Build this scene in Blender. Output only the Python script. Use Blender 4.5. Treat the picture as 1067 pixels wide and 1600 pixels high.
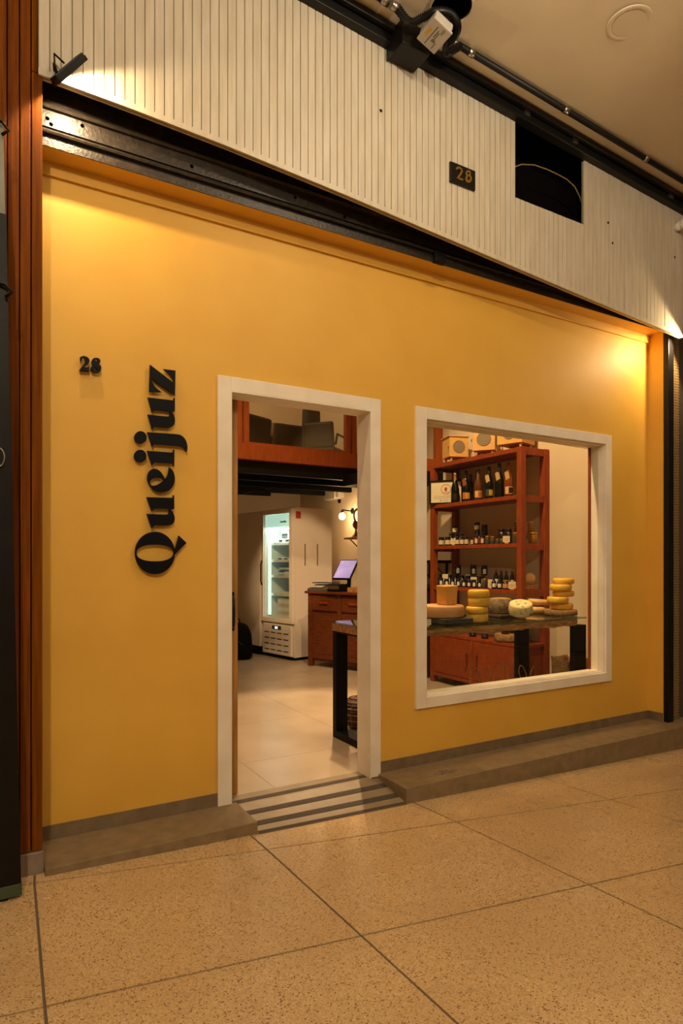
import bpy, math, random
from mathutils import Matrix, Vector
random.seed(7)
for o in list(bpy.data.objects): bpy.data.objects.remove(o, do_unlink=True)
SC = bpy.context.scene
COL = SC.collection
PI = math.pi

# ------------------------------------------------------------------ camera
F, CX, CY, TH, DC, ZC = 985.0, 533.5, 876.0, math.radians(30.2), 3.1, 1.25
S_, C_ = math.sin(TH), math.cos(TH)
cam = bpy.data.cameras.new('camera'); co = bpy.data.objects.new('camera', cam); COL.objects.link(co)
co.location = (0, -DC, ZC); co.rotation_euler = (PI/2, 0, -TH)
cam.sensor_fit = 'VERTICAL'; cam.sensor_height = 36.0; cam.lens = F/1600*36
cam.shift_y = 76/1600; cam.clip_start = .05
SC.camera = co

# ------------------------------------------------------------------ light and exposure
SC.view_settings.view_transform = 'Standard'; SC.view_settings.look = 'None'
SC.view_settings.gamma = 1.0; SC.view_settings.exposure = 0.0
SC.view_settings.use_curve_mapping = False
w = bpy.data.worlds.new('world'); SC.world = w; w.use_nodes = True
w.node_tree.nodes['Background'].inputs[0].default_value = (1, .74, .48, 1)
w.node_tree.nodes['Background'].inputs[1].default_value = .05

def lamp(name, kind, loc, energy, color, size=.05, target=None, angle=60, blend=.5):
    l = bpy.data.lights.new(name, kind); l.energy = energy; l.color = color
    if kind == 'AREA': l.shape = 'DISK'; l.size = size
    else: l.shadow_soft_size = size
    if kind == 'SPOT': l.spot_size = math.radians(angle); l.spot_blend = blend
    o = bpy.data.objects.new(name, l); COL.objects.link(o); o.location = loc
    if target is not None:
        o.rotation_euler = (Vector(target)-Vector(loc)).to_track_quat('-Z', 'Y').to_euler()
    return o
WARM = (1, .835, .61); WARM2 = (1, .72, .40); INT = (1, .66, .35)
# invented point lights that brighten fascia, walls and ceiling, behind and above the viewer
GALLERY = [(2.0, -1.75, 38), (-.7, -4.4, 250), (3.2, -5.2, 65)]
for gx, gy, e in GALLERY:
    lamp('gallery_added_light', 'POINT', (gx, gy, 3.88-.056*(gx-1.72)), e, WARM, .05)
# shop ceiling spots, plus two added to brighten the fridge side and the cheeses
lamp('shop_spot', 'SPOT', (3.35, 2.75, 4.25), 760, INT, .04, (2.3, 1.25, 0), 38, .5)
lamp('shop_spot', 'SPOT', (1.6, 1.5, 4.3), 230, INT, .05, (2.2, 2.6, 0), 95, .6)
lamp('shop_spot', 'SPOT', (2.6, .45, 4.25), 560, INT, .05, (4.3, 1.3, 1.2), 75, .6)
lamp('shop_spot', 'SPOT', (1.6, 1.0, 2.9), 420, INT, .05, (3.6, 4.1, 1.15), 21, .5)  # added spot, well below the ceiling, to brighten the fridge side
lamp('shop_spot', 'SPOT', (2.9, .75, 4.25), 170, INT, .05, (3.15, .42, .85), 48, .6)  # added spot that brightens the cheeses on the window table
lamp('mezzanine_lamp', 'POINT', (2.6, 4.3, 4.1), 60, INT, .08)

# ------------------------------------------------------------------ pixel <-> place helpers (real planes only)
def ray(px, py):
    a = (px-CX)/F
    return (S_+a*C_, C_-a*S_, -(py-CY)/F)
def onY(px, py, y):
    r = ray(px, py); t = (y+DC)/r[1]; return Vector((r[0]*t, y, ZC+r[2]*t))
def onX(px, py, x):
    r = ray(px, py); t = x/r[0]; return Vector((x, r[1]*t-DC, ZC+r[2]*t))
def onZ(px, py, z, b=0., x0=0.):
    r = ray(px, py); t = (z-b*x0-ZC)/(r[2]-b*r[0]); return Vector((r[0]*t, r[1]*t-DC, ZC+r[2]*t))
def dep(p): return p[0]*S_+(p[1]+DC)*C_

# ------------------------------------------------------------------ materials
MATS = {}
def lin(c):
    c = c/255.0
    return c/12.92 if c <= .04045 else ((c+.055)/1.055)**2.4
def rgb(h):
    return tuple(lin(int(h[i:i+2], 16)) for i in (0, 2, 4))+(1,)
def M(name, col, rough=.6, metal=0., col2=None, scale=8., stretch=(1, 1, 1), bump=0., bscale=None, spec=None, emit=None, estr=0., detail=4, lo=.35, hi=.7, coat=0.):
    if name in MATS: return MATS[name]
    m = bpy.data.materials.new(name); m.use_nodes = True; MATS[name] = m
    n = m.node_tree.nodes; L = m.node_tree.links; b = n['Principled BSDF']
    b.inputs['Base Color'].default_value = rgb(col); b.inputs['Roughness'].default_value = rough; b.inputs['Metallic'].default_value = metal
    if spec is not None: b.inputs['Specular IOR Level'].default_value = spec
    if coat: b.inputs['Coat Weight'].default_value = coat; b.inputs['Coat Roughness'].default_value = .15
    if emit: b.inputs['Emission Color'].default_value = rgb(emit); b.inputs['Emission Strength'].default_value = estr
    tc = n.new('ShaderNodeTexCoord'); mp = n.new('ShaderNodeMapping'); L.new(tc.outputs['Object'], mp.inputs[0])
    mp.inputs['Scale'].default_value = stretch
    if col2 is None:
        c = rgb(col); k = .9; col2v = (c[0]*k, c[1]*k, c[2]*k, 1)
    else: col2v = rgb(col2)
    nz = n.new('ShaderNodeTexNoise'); nz.inputs['Scale'].default_value = scale; nz.inputs['Detail'].default_value = detail
    L.new(mp.outputs[0], nz.inputs['Vector'])
    r = n.new('ShaderNodeValToRGB'); r.color_ramp.elements[0].position = lo; r.color_ramp.elements[1].position = hi
    r.color_ramp.elements[0].color = rgb(col); r.color_ramp.elements[1].color = col2v
    L.new(nz.outputs['Fac'], r.inputs[0]); L.new(r.outputs[0], b.inputs['Base Color'])
    if bump:
        nb = n.new('ShaderNodeTexNoise'); nb.inputs['Scale'].default_value = bscale or scale*4; nb.inputs['Detail'].default_value = 3
        L.new(mp.outputs[0], nb.inputs['Vector'])
        bp = n.new('ShaderNodeBump'); bp.inputs['Strength'].default_value = bump; bp.inputs['Distance'].default_value = .01
        L.new(nb.outputs['Fac'], bp.inputs['Height']); L.new(bp.outputs[0], b.inputs['Normal'])
    return m
def glass(name, tint='ffffff', ior=1.5, rough=0.):
    if name in MATS: return MATS[name]
    m = bpy.data.materials.new(name); m.use_nodes = True; MATS[name] = m
    n = m.node_tree.nodes; L = m.node_tree.links
    n.remove(n['Principled BSDF'])
    t = n.new('ShaderNodeBsdfTransparent'); t.inputs[0].default_value = rgb(tint)
    g = n.new('ShaderNodeBsdfGlossy'); g.inputs['Roughness'].default_value = rough
    lw = n.new('ShaderNodeLayerWeight'); lw.inputs['Blend'].default_value = .5
    pw_ = n.new('ShaderNodeMath'); pw_.operation = 'POWER'; L.new(lw.outputs['Facing'], pw_.inputs[0]); pw_.inputs[1].default_value = 5
    fr = n.new('ShaderNodeMath'); fr.operation = 'MULTIPLY_ADD'; L.new(pw_.outputs[0], fr.inputs[0]); fr.inputs[1].default_value = .8; fr.inputs[2].default_value = ((ior-1)/(ior+1))**2*.8
    mx = n.new('ShaderNodeMixShader'); L.new(fr.outputs[0], mx.inputs[0]); L.new(t.outputs[0], mx.inputs[1]); L.new(g.outputs[0], mx.inputs[2])
    L.new(mx.outputs[0], n['Material Output'].inputs[0])
    return m
def terrazzo():
    m = bpy.data.materials.new('terrazzo'); m.use_nodes = True; MATS['terrazzo'] = m
    n = m.node_tree.nodes; L = m.node_tree.links; b = n['Principled BSDF']
    tc = n.new('ShaderNodeTexCoord'); g = n.new('ShaderNodeNewGeometry')
    def ramp(fac, a, ca, bb, cb):
        r = n.new('ShaderNodeValToRGB'); r.color_ramp.elements[0].position = a; r.color_ramp.elements[1].position = bb
        r.color_ramp.elements[0].color = ca; r.color_ramp.elements[1].color = cb; L.new(fac, r.inputs[0]); return r.outputs[0]
    v = n.new('ShaderNodeTexVoronoi'); v.inputs['Scale'].default_value = 210; L.new(g.outputs['Position'], v.inputs['Vector'])
    base = n.new('ShaderNodeTexNoise'); base.inputs['Scale'].default_value = 2.2; base.inputs['Detail'].default_value = 6; L.new(g.outputs['Position'], base.inputs['Vector'])
    c1 = ramp(base.outputs['Fac'], .3, rgb('dcc298'), .75, rgb('cdb185'))
    sep = n.new('ShaderNodeSeparateColor'); L.new(v.outputs['Color'], sep.inputs[0])
    chip = ramp(sep.outputs[0], .035, rgb('8a6c48'), .07, rgb('ffffff'))
    chip.node.color_ramp.interpolation = 'CONSTANT'
    e = chip.node.color_ramp.elements.new(.3); e.color = rgb('efe6da'); e2 = chip.node.color_ramp.elements.new(.62); e2.color = rgb('fff6e6')
    e3 = chip.node.color_ramp.elements.new(.85); e3.color = rgb('e4d8c6')
    fine = n.new('ShaderNodeTexNoise'); fine.inputs['Scale'].default_value = 240; L.new(g.outputs['Position'], fine.inputs['Vector'])
    f2 = ramp(fine.outputs['Fac'], .35, rgb('d8c8b4'), .6, rgb('ffffff'))
    mx = n.new('ShaderNodeMix'); mx.data_type = 'RGBA'; mx.blend_type = 'MULTIPLY'; mx.inputs[0].default_value = .8
    L.new(c1, mx.inputs[6]); L.new(chip, mx.inputs[7])
    mx2 = n.new('ShaderNodeMix'); mx2.data_type = 'RGBA'; mx2.blend_type = 'MULTIPLY'; mx2.inputs[0].default_value = .7
    L.new(mx.outputs[2], mx2.inputs[6]); L.new(f2, mx2.inputs[7])
    # worn dark smudges with a shape of their own
    sm = n.new('ShaderNodeTexNoise'); sm.inputs['Scale'].default_value = 5.5; sm.inputs['Detail'].default_value = 5; L.new(g.outputs['Position'], sm.inputs['Vector'])
    s2 = ramp(sm.outputs['Fac'], .70, rgb('ffffff'), .76, rgb('b0a090'))
    mx3 = n.new('ShaderNodeMix'); mx3.data_type = 'RGBA'; mx3.blend_type = 'MULTIPLY'; mx3.inputs[0].default_value = .7
    L.new(mx2.outputs[2], mx3.inputs[6]); L.new(s2, mx3.inputs[7])
    L.new(mx3.outputs[2], b.inputs['Base Color'])
    rr = ramp(base.outputs['Fac'], .3, (.2, .2, .2, 1), .7, (.34, .34, .34, 1)); L.new(rr, b.inputs['Roughness'])
    b.inputs['Specular IOR Level'].default_value = .5
    return m
def mosaic():
    m = bpy.data.materials.new('mosaic'); m.use_nodes = True
    n = m.node_tree.nodes; L = m.node_tree.links; b = n['Principled BSDF']
    tc = n.new('ShaderNodeTexCoord'); mp = n.new('ShaderNodeMapping'); mp.inputs['Rotation'].default_value = (PI/2, 0, 0)
    L.new(tc.outputs['Object'], mp.inputs[0])
    br = n.new('ShaderNodeTexBrick'); br.offset = 0; br.inputs['Scale'].default_value = 1
    br.inputs['Brick Width'].default_value = .021; br.inputs['Row Height'].default_value = .021; br.inputs['Mortar Size'].default_value = .0022
    br.inputs['Color1'].default_value = rgb('6b4c2c'); br.inputs['Color2'].default_value = rgb('4d3620'); br.inputs['Mortar'].default_value = rgb('a58d62')
    L.new(mp.outputs[0], br.inputs['Vector']); L.new(br.outputs['Color'], b.inputs['Base Color']); b.inputs['Roughness'].default_value = .35
    return m
YEL = M('yellow_paint', 'e2b146', .55, col2='dca940', scale=3, bump=.05, bscale=90)
CREAM = M('cream_paint', 'f2e8d6', .5, col2='e8dac4', scale=6, bump=.05, bscale=60)
SLAT = M('white_slat_paint', 'd6ccb8', .42, col2='c8bca4', scale=5, stretch=(6, 6, .8), bump=.04, bscale=40)
GROOVE = M('groove_paint', '9a8a70', .7)
BLACKP = M('worn_black_paint', '241d15', .42, col2='3a2f22', scale=30, stretch=(1, 1, 1), bump=.25, bscale=70, lo=.5, hi=.75)
BLK = M('matt_black', '0b0a09', .6, spec=.2)
BLKG = M('black_gloss', '0c0b0a', .38, col2='141210', spec=.3)
VOID = M('void_shade', '0c0705', .95, spec=.1)  # near-black colour stands in for shade inside the fascia void and ceiling hole
CEIL = M('ceiling_paint', 'd9cbb0', .45, col2='cfc0a4', scale=2, bump=.08, bscale=14)
GREYST = M('grey_step_stone', '8a7659', .55, spec=.3, col2='786549', scale=14, bump=.05, bscale=120)
SKIRT = M('grey_skirting', '7e6c52', .6, spec=.3, col2='6e5d46', scale=12)
STRIPE = M('dark_grit_strip', '4a4038', .85, col2='3c342c', scale=80)
GROUT = M('grout', '6a5c4a', .8)
PWOOD = M('pillar_wood', '824507', .7, spec=.1, col2='562a04', scale=6, stretch=(14, 14, .5), bump=.1, bscale=20, lo=.3, hi=.75)
OWOOD = M('orange_wood', 'a04e1a', .5, spec=.3, col2='85401a', scale=5, stretch=(9, 9, 1.2), lo=.3, hi=.75)
RWOOD = M('red_brown_wood', '94431a', .5, spec=.3, col2='78320f', scale=5, stretch=(8, 8, 1.5), lo=.3, hi=.75)
DWOOD = M('dark_counter_wood', '703a18', .5, spec=.3, col2='542910', scale=5, stretch=(2, 8, 9), lo=.3, hi=.75)
LWOOD = M('light_box_wood', 'dcae66', .5, col2='cf9e54', scale=6, stretch=(2, 2, 10))
SLABW = M('live_edge_wood', 'c08c58', .5, col2='8a5c34', scale=6, stretch=(2, 9, 9), bump=.3, bscale=14, lo=.35, hi=.65)
LOGW = M('log_slice_wood', 'b98a4e', .6, col2='94642f', scale=22, lo=.35, hi=.65)
BARK = M('bark', '8e6c42', .85, col2='5c4226', scale=40, bump=.5, bscale=60)
DOORW = M('door_wood', 'b08038', .5, col2='94682a', scale=5, stretch=(10, 10, .7))
ITILE = M('shop_floor_tile', 'b7a68e', .3, col2='a5937a', scale=2.5, detail=7, lo=.3, hi=.7)
IGROUT = M('shop_floor_grout', '8d7d68', .7)
IWALL = M('shop_wall_paint', 'd8c6a8', .6, col2='d2bf9f', scale=2)
FRIDGE = M('fridge_white', 'e6dccc', .35, col2='ded3c2', scale=2)
FRIN = M('fridge_liner', 'e4ece8', .4, col2='dce6e2', scale=2)
STEEL = M('steel', 'b5b0a8', .3, 1.)
GREYPL = M('grey_plastic', 'b4ada0', .5)
WHITEPL = M('white_plastic', 'e6dfd2', .45)
CONDUIT = M('conduit_black', '14120f', .45, spec=.3)
GLASS = glass('window_glass', 'f4f6f2'); JGLASS = glass('jar_glass', 'f2efe6', 1.4)
TGLASS = glass('table_glass', 'c8d4cc', 1.5)
LETTER = M('letter_blue_black', '05060b', .45, spec=.15, col2='080b14', scale=3)
TERR = terrazzo()

# ------------------------------------------------------------------ mesh builder
class MB:
    def __init__(s): s.v = []; s.f = []; s.s = []; s.T = None
    def pt(s, p):
        p = Vector(p)
        if s.T is not None: p = s.T @ p
        s.v.append(tuple(p)); return len(s.v)-1
    def face(s, idx, smooth=False): s.f.append(tuple(idx)); s.s.append(smooth)
    def hexa(s, p):
        i = [s.pt(q) for q in p]
        for a in ((3, 2, 1, 0), (4, 5, 6, 7), (0, 1, 5, 4), (1, 2, 6, 5), (2, 3, 7, 6), (3, 0, 4, 7)): s.face([i[k] for k in a])
        return s
    def box(s, x0, x1, y0, y1, z0, z1):
        x0, x1 = sorted((x0, x1)); y0, y1 = sorted((y0, y1)); z0, z1 = sorted((z0, z1))
        return s.hexa([(x0, y0, z0), (x1, y0, z0), (x1, y1, z0), (x0, y1, z0), (x0, y0, z1), (x1, y0, z1), (x1, y1, z1), (x0, y1, z1)])
    def prism(s, poly, a, b, axis='z'):
        def P(u, v, w): return {'z': (u, v, w), 'y': (u, w, v), 'x': (w, u, v)}[axis]
        n = len(poly); lo = [s.pt(P(u, v, a)) for u, v in poly]; hi = [s.pt(P(u, v, b)) for u, v in poly]
        s.face(lo[::-1]); s.face(hi)
        for k in range(n): s.face((lo[k], lo[(k+1) % n], hi[(k+1) % n], hi[k]))
        return s
    def lathe(s, prof, c=(0, 0, 0), n=16, smooth=True, cap=True, ax='z'):
        rings = []
        for r, z in prof:
            ring = []
            for k in range(n):
                a = 2*PI*k/n; p = (r*math.cos(a), r*math.sin(a), z)
                if ax == 'y': p = (p[0], p[2], p[1])
                if ax == 'x': p = (p[2], p[0], p[1])
                ring.append(s.pt((c[0]+p[0], c[1]+p[1], c[2]+p[2])))
            rings.append(ring)
        for a, b in zip(rings, rings[1:]):
            for k in range(n): s.face((a[k], a[(k+1) % n], b[(k+1) % n], b[k]), smooth)
        if cap: s.face(rings[0][::-1]); s.face(rings[-1])
        return s
    def cyl(s, c, r, h, n=16, r2=None, ax='z'): return s.lathe([(r, 0), (r if r2 is None else r2, h)], c, n, True, True, ax)
    def tube(s, pts, r, n=8, closed=False):
        pts = [Vector(p) for p in pts]; rings = []; N = len(pts); up = None
        for i, p in enumerate(pts):
            t = (pts[(i+1) % N]-pts[i-1]) if closed else (pts[min(i+1, N-1)]-pts[max(i-1, 0)])
            t.normalize()
            if up is None: up = Vector((0, 0, 1)) if abs(t.z) < .9 else Vector((1, 0, 0))
            sx = t.cross(up)
            if sx.length < 1e-4: sx = t.orthogonal()
            sx.normalize(); up = sx.cross(t)
            rr = r(i/(N-1)) if callable(r) else r
            rings.append([s.pt(p+sx*rr*math.cos(2*PI*k/n)+up*rr*math.sin(2*PI*k/n)) for k in range(n)])
        prs = list(zip(rings, rings[1:]))+([(rings[-1], rings[0])] if closed else [])
        for a, b in prs:
            for k in range(n): s.face((a[k], a[(k+1) % n], b[(k+1) % n], b[k]), True)
        if not closed: s.face(rings[0][::-1]); s.face(rings[-1])
        return s
    def build(s, name, mat, parent=None, world=False, bevel=0.):
        me = bpy.data.meshes.new(name); me.from_pydata(s.v, [], s.f); me.polygons.foreach_set('use_smooth', s.s)
        me.materials.append(mat); me.update()
        import bmesh
        bm = bmesh.new(); bm.from_mesh(me); bmesh.ops.recalc_face_normals(bm, faces=bm.faces); bm.to_mesh(me); bm.free()
        o = bpy.data.objects.new(name, me); COL.objects.link(o)
        if parent is not None:
            o.parent = parent
            if world: o.matrix_parent_inverse = (Matrix.LocRotScale(parent.location, parent.rotation_euler, parent.scale)).inverted()
        if bevel:
            md = o.modifiers.new('bevel', 'BEVEL'); md.width = bevel; md.segments = 2; md.limit_method = 'ANGLE'
        return o
def box(x0, x1, y0, y1, z0, z1): return MB().box(x0, x1, y0, y1, z0, z1)
def tag(o, label, cat, group=None):
    o['label'] = label; o['category'] = cat
    if group: o['group'] = group
    return o
def struct(o, label=None):
    o['kind'] = 'structure'
    if label: o['label'] = label
    return o
def thing(name, label, cat, loc=(0, 0, 0), rz=0., group=None):
    o = bpy.data.objects.new(name, None); COL.objects.link(o); o.location = loc; o.rotation_euler = (0, 0, rz); o.empty_display_size = .05
    return tag(o, label, cat, group)
def sempty(name, loc=(0, 0, 0), label=None):
    o = bpy.data.objects.new(name, None); COL.objects.link(o); o.location = loc; return struct(o, label)
def copy_tree(o, parent=None):
    c = o.copy(); COL.objects.link(c); c.parent = parent
    for ch in list(o.children): copy_tree(ch, c)
    return c
def share(o, name, parent, loc=None):
    c = o.copy(); c.name = name; COL.objects.link(c); c.parent = parent
    if loc is not None: c.location = loc
    return c
def shape2d(loops, depth, name, mat, parent=None, world=False):
    """flat outline loops (x, z) filled and given thickness along -y; loops are lists of (x, z)"""
    cu = bpy.data.curves.new(name, 'CURVE'); cu.dimensions = '2D'; cu.fill_mode = 'BOTH'; cu.extrude = depth/2
    for lp in loops:
        sp = cu.splines.new('POLY'); sp.points.add(len(lp)-1); sp.use_cyclic_u = True
        for p, (x, z) in zip(sp.points, lp): p.co = (x, z, 0, 1)
    t = bpy.data.objects.new('tmp', cu); COL.objects.link(t)
    dg = bpy.context.evaluated_depsgraph_get(); me = bpy.data.meshes.new_from_object(t.evaluated_get(dg))
    bpy.data.objects.remove(t); bpy.data.curves.remove(cu)
    me.transform(Matrix.Rotation(PI/2, 4, 'X')); me.name = name; me.materials.clear(); me.materials.append(mat)
    o = bpy.data.objects.new(name, me); COL.objects.link(o)
    if parent is not None: o.parent = parent
    return o
def smooth_loop(pts, corner=38, sub=5):
    n = len(pts); P = [Vector(p).to_2d() for p in pts]; tang = []
    for i in range(n):
        a = P[i]-P[i-1]; b = P[(i+1) % n]-P[i]
        ang = math.degrees(abs(a.angle_signed(b))) if a.length and b.length else 180
        tang.append(None if ang > corner else (P[(i+1) % n]-P[i-1]).normalized())
    out = []
    for i in range(n):
        a, b = P[i], P[(i+1) % n]; d = (b-a).length; ta, tb = tang[i], tang[(i+1) % n]
        if ta is None and tb is None: out.append(tuple(a)); continue
        ta = (b-a).normalized() if ta is None else ta; tb = (b-a).normalized() if tb is None else tb
        for k in range(sub):
            t = k/sub; h00 = 2*t**3-3*t*t+1; h10 = t**3-2*t*t+t; h01 = -2*t**3+3*t*t; h11 = t**3-t*t
            q = a*h00+ta*d*h10+b*h01+tb*d*h11; out.append((q.x, q.y))
    return out

# ================================================================== SETTING: facade
DX0, DX1, DZ = 1.138, 1.996, 2.124       # door opening
WX0, WX1, WZ0, WZ1 = 2.400, 4.085, .412, 2.12
XR = 4.62; WT = .13; IZ = -.02           # right corner, wall thickness, shop floor height
def wall_holes(xs, zs, holes, y0, y1):
    mb = MB(); nx, nz = len(xs)-1, len(zs)-1
    solid = lambda i, j: 0 <= i < nx and 0 <= j < nz and not any(h[0] <= (xs[i]+xs[i+1])/2 <= h[1] and h[2] <= (zs[j]+zs[j+1])/2 <= h[3] for h in holes)
    for i in range(nx):
        for j in range(nz):
            if not solid(i, j): continue
            x0, x1, z0, z1 = xs[i], xs[i+1], zs[j], zs[j+1]
            for y in (y0, y1): mb.face([mb.pt(p) for p in ((x0, y, z0), (x1, y, z0), (x1, y, z1), (x0, y, z1))])
            for (di, dj, pa, pb) in ((-1, 0, (x0, z0), (x0, z1)), (1, 0, (x1, z0), (x1, z1)), (0, -1, (x0, z0), (x1, z0)), (0, 1, (x0, z1), (x1, z1))):
                if not solid(i+di, j+dj):
                    mb.face([mb.pt(p) for p in ((pa[0], y0, pa[1]), (pb[0], y0, pb[1]), (pb[0], y1, pb[1]), (pa[0], y1, pa[1]))])
    return mb
ZB = 3.03
wf = struct(wall_holes([-.3, DX0, DX1, WX0, WX1, XR], [.0, WZ0, WZ1, DZ, ZB], [(DX0, DX1, -1, DZ), (WX0, WX1, WZ0, WZ1)], 0, WT).build('wall_front', YEL), 'smooth yellow painted shop front wall')
MB().box(-.3, XR, -.121, 0, ZB, ZB+.03).build('soffit', YEL, wf)
MB().box(-.3, XR, -.016, 0, ZB-.06, ZB).build('lintel_band', YEL, wf)
MB().box(XR, XR+.05, -.127, WT, .0, ZB+.05).build('side_reveal', YEL, wf)
struct(MB().box(-.3, 5.6, 0.0, .05, ZB+.05, 4.4).box(-.3, 5.6, -.235, .0, 4.3, 4.35).build('wall_upper', VOID), 'near-black wall standing in for the shaded void behind the slatted fascia')
# skirting
bb = struct(box(.2, 1.069, -.008, 0, 0, .064).build('baseboard_front', SKIRT))
box(2.062, XR, -.008, 0, 0, .064).build('board', SKIRT, bb)
box(XR-.008, XR, -.125, -.008, 0, .064).build('board', SKIRT, bb)
# door casing (cream) and window casing
dt = sempty('trim_1', (1.5, 0, 0), 'cream painted casing around the open doorway')
CAS = .016
box(1.069, DX0, -CAS, 0, -.015, 2.196).build('side_casing', CREAM, dt, True, .002)
box(DX1, 2.062, -CAS, 0, -.015, 2.196).build('side_casing', CREAM, dt, True, .002)
box(DX0, DX1, -CAS, 0, DZ, 2.196).build('head_casing', CREAM, dt, True, .002)
box(DX0, DX0+.006, -CAS, WT, -.02, DZ).build('jamb_lining', CREAM, dt, True)
box(DX1-.006, DX1, -CAS, WT, -.02, DZ).build('jamb_lining', CREAM, dt, True)
box(DX0+.006, DX1-.006, -CAS, WT, DZ-.006, DZ).build('head_lining', CREAM, dt, True)
win = sempty('window_1', (3.2, 0, .35), 'large fixed display window in a cream frame')
ox0, ox1, oz0, oz1 = 2.319, 4.151, .345, 2.192
CW = .02
box(ox0, WX0, -CW, 0, oz0, oz1).build('side_casing', CREAM, win, True, .003)
box(WX1, ox1, -CW, 0, oz0, oz1).build('side_casing', CREAM, win, True, .003)
box(WX0, WX1, -CW, 0, WZ1, oz1).build('head_casing', CREAM, win, True, .003)
box(WX0, WX1, -CW, 0, oz0, WZ0).build('window_sill', CREAM, win, True, .003)
box(WX0, WX0+.006, 0, WT, WZ0, WZ1).build('side_lining', CREAM, win, True)
box(WX1-.006, WX1, 0, WT, WZ0, WZ1).build('side_lining', CREAM, win, True)
box(WX0+.006, WX1-.006, 0, WT, WZ1-.006, WZ1).build('head_lining', CREAM, win, True)
box(WX0+.006, WX1-.006, 0, WT, WZ0, WZ0+.006).build('sill_lining', CREAM, win, True)
box(WX1-.016, WX1-.006, .112, .131, WZ0+.006, WZ1-.006).build('inner_stop', RWOOD, win, True)
box(WX0+.006, WX1-.006, .046, .052, WZ0+.006, WZ1-.006).build('pane', GLASS, win, True)

# black roller-shutter beam above the yellow wall
bt = thing('shutter_beam', 'worn black metal shutter beam above the yellow wall', 'beam', (2, -.13, ZB))
prof = [(-.127, ZB), (-.127, ZB+.035), (-.118, ZB+.037), (-.118, ZB+.05), (-.138, ZB+.052), (-.142, ZB+.06), (-.138, ZB+.068), (-.118, ZB+.07), (-.118, ZB+.082), (-.127, ZB+.084),
        (-.127, ZB+.155), (-.14, ZB+.158), (-.146, ZB+.168), (-.14, ZB+.178), (-.122, ZB+.182), (-.122, ZB+.30), (-.05, ZB+.30), (-.05, ZB+.031), (-.1215, ZB+.031), (-.1215, ZB)]
MB().prism([(a, b) for a, b in prof], .2, XR+.05, 'x').build('beam_profile', BLACKP, bt, True)
for k, (bx, bz) in enumerate([(.27, .118), (.285, .098), (.41, .135), (.9, .11), (1.45, .12), (1.75, .1), (2.6, .12), (3.3, .11)]):
    MB().lathe([(.009, 0), (.007, .005), (.002, .007)], (bx, -.127, ZB+bz), 8, ax='y').build('rivet', BLACKP, bt, True).scale.y = 1
box(2.36, 2.44, -.155, -.12, ZB-.005, ZB+.06).build('shutter_bracket', BLK, bt, True, .004)

# black shutter guide and mosaic pilaster to the right
gd = onY(1047, 800, -.14).x
tag(box(XR+.001, gd, -.17, -.128, .001, ZB+.2).build('shutter_guide', BLKG, bevel=.004), 'black vertical shutter guide rail right of the yellow reveal', 'guide rail')
px1 = onY(1061, 800, -.14).x
struct(box(gd, px1, -.14, .1, .03, ZB+.25).build('wall_pilaster', mosaic()), 'brown mosaic tiled pilaster')
struct(box(gd, px1+.002, -.144, .1, -.01, .03).build('baseboard_pilaster', SKIRT))
struct(box(px1, 7.5, -.12, .1, .001, 4.2).build('wall_neighbour', M('neighbour_wall', '4a4038', .5)), 'dark wall of the shop next door')

# ------------------------------------------------------------------ slatted fascia
PYF = -.26
bot = [onY(x, y, PYF) for x, y in [(60, 115.5), (83.5, 124), (217.6, 174.6), (354, 227.7), (540, 304.5), (780, 407), (911.6, 463), (1058.4, 523.8), (1067, 527.5)]]
def interp(x, P):
    if x <= P[0].x: a, b = P[0], P[1]
    else:
        a, b = P[-2], P[-1]
        for p, q in zip(P, P[1:]):
            if p.x <= x <= q.x: a, b = p, q; break
    return a.z+(b.z-a.z)*(x-a.x)/(b.x-a.x)
zb = lambda x: interp(x, bot)
zt = lambda x: 4.045-.0557*(x-1.628)
zc = lambda x: 4.125-.056*(x-1.72)
XL, XE, PITCH = .2248, 4.66, .0425
HX0, HX1, HZ = 2.928, 3.528, 3.506
fp = thing('slatted_fascia', 'white painted vertical slat fascia above the shop front', 'fascia', (2.4, PYF, 3.0))
x = XL; back = MB(); rail = MB(); i = 0
xs = []
while x < XE-.01: xs.append(x); x += PITCH
for x in xs:
    a, b = x+.0022, min(x+PITCH-.0022, XE)
    hole = HX0-.02 < (a+b)/2 < HX1
    ta, tb = (HZ, HZ) if hole else (zt(a), zt(b))
    za, zb_ = zb(a)+.026, zb(b)+.026
    j = random.uniform(-.0008, .0008)
    MB().hexa([(a, PYF+j, za), (b, PYF+j, zb_), (b, PYF+.008, zb_), (a, PYF+.008, za), (a, PYF+j, ta), (b, PYF+j, tb), (b, PYF+.008, tb), (a, PYF+.008, ta)]).build('slat', SLAT, fp, True)
    e = min(x+PITCH, XE)
    tx, te = (HZ, HZ) if hole else (zt(x), zt(e))
    back.hexa([(x, PYF+.008, zb(x)), (e, PYF+.008, zb(e)), (e, PYF+.022, zb(e)), (x, PYF+.022, zb(x)), (x, PYF+.008, tx), (e, PYF+.008, te), (e, PYF+.022, te), (x, PYF+.022, tx)])
    rail.hexa([(x, PYF-.001, zb(x)), (e, PYF-.001, zb(e)), (e, PYF+.03, zb(e)), (x, PYF+.03, zb(x)), (x, PYF-.001, zb(x)+.026), (e, PYF-.001, zb(e)+.026), (e, PYF+.03, zb(e)+.026), (x, PYF+.03, zb(x)+.026)])
back.build('backing_board', GROOVE, fp, True); rail.build('bottom_rail', SLAT, fp, True)
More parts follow.
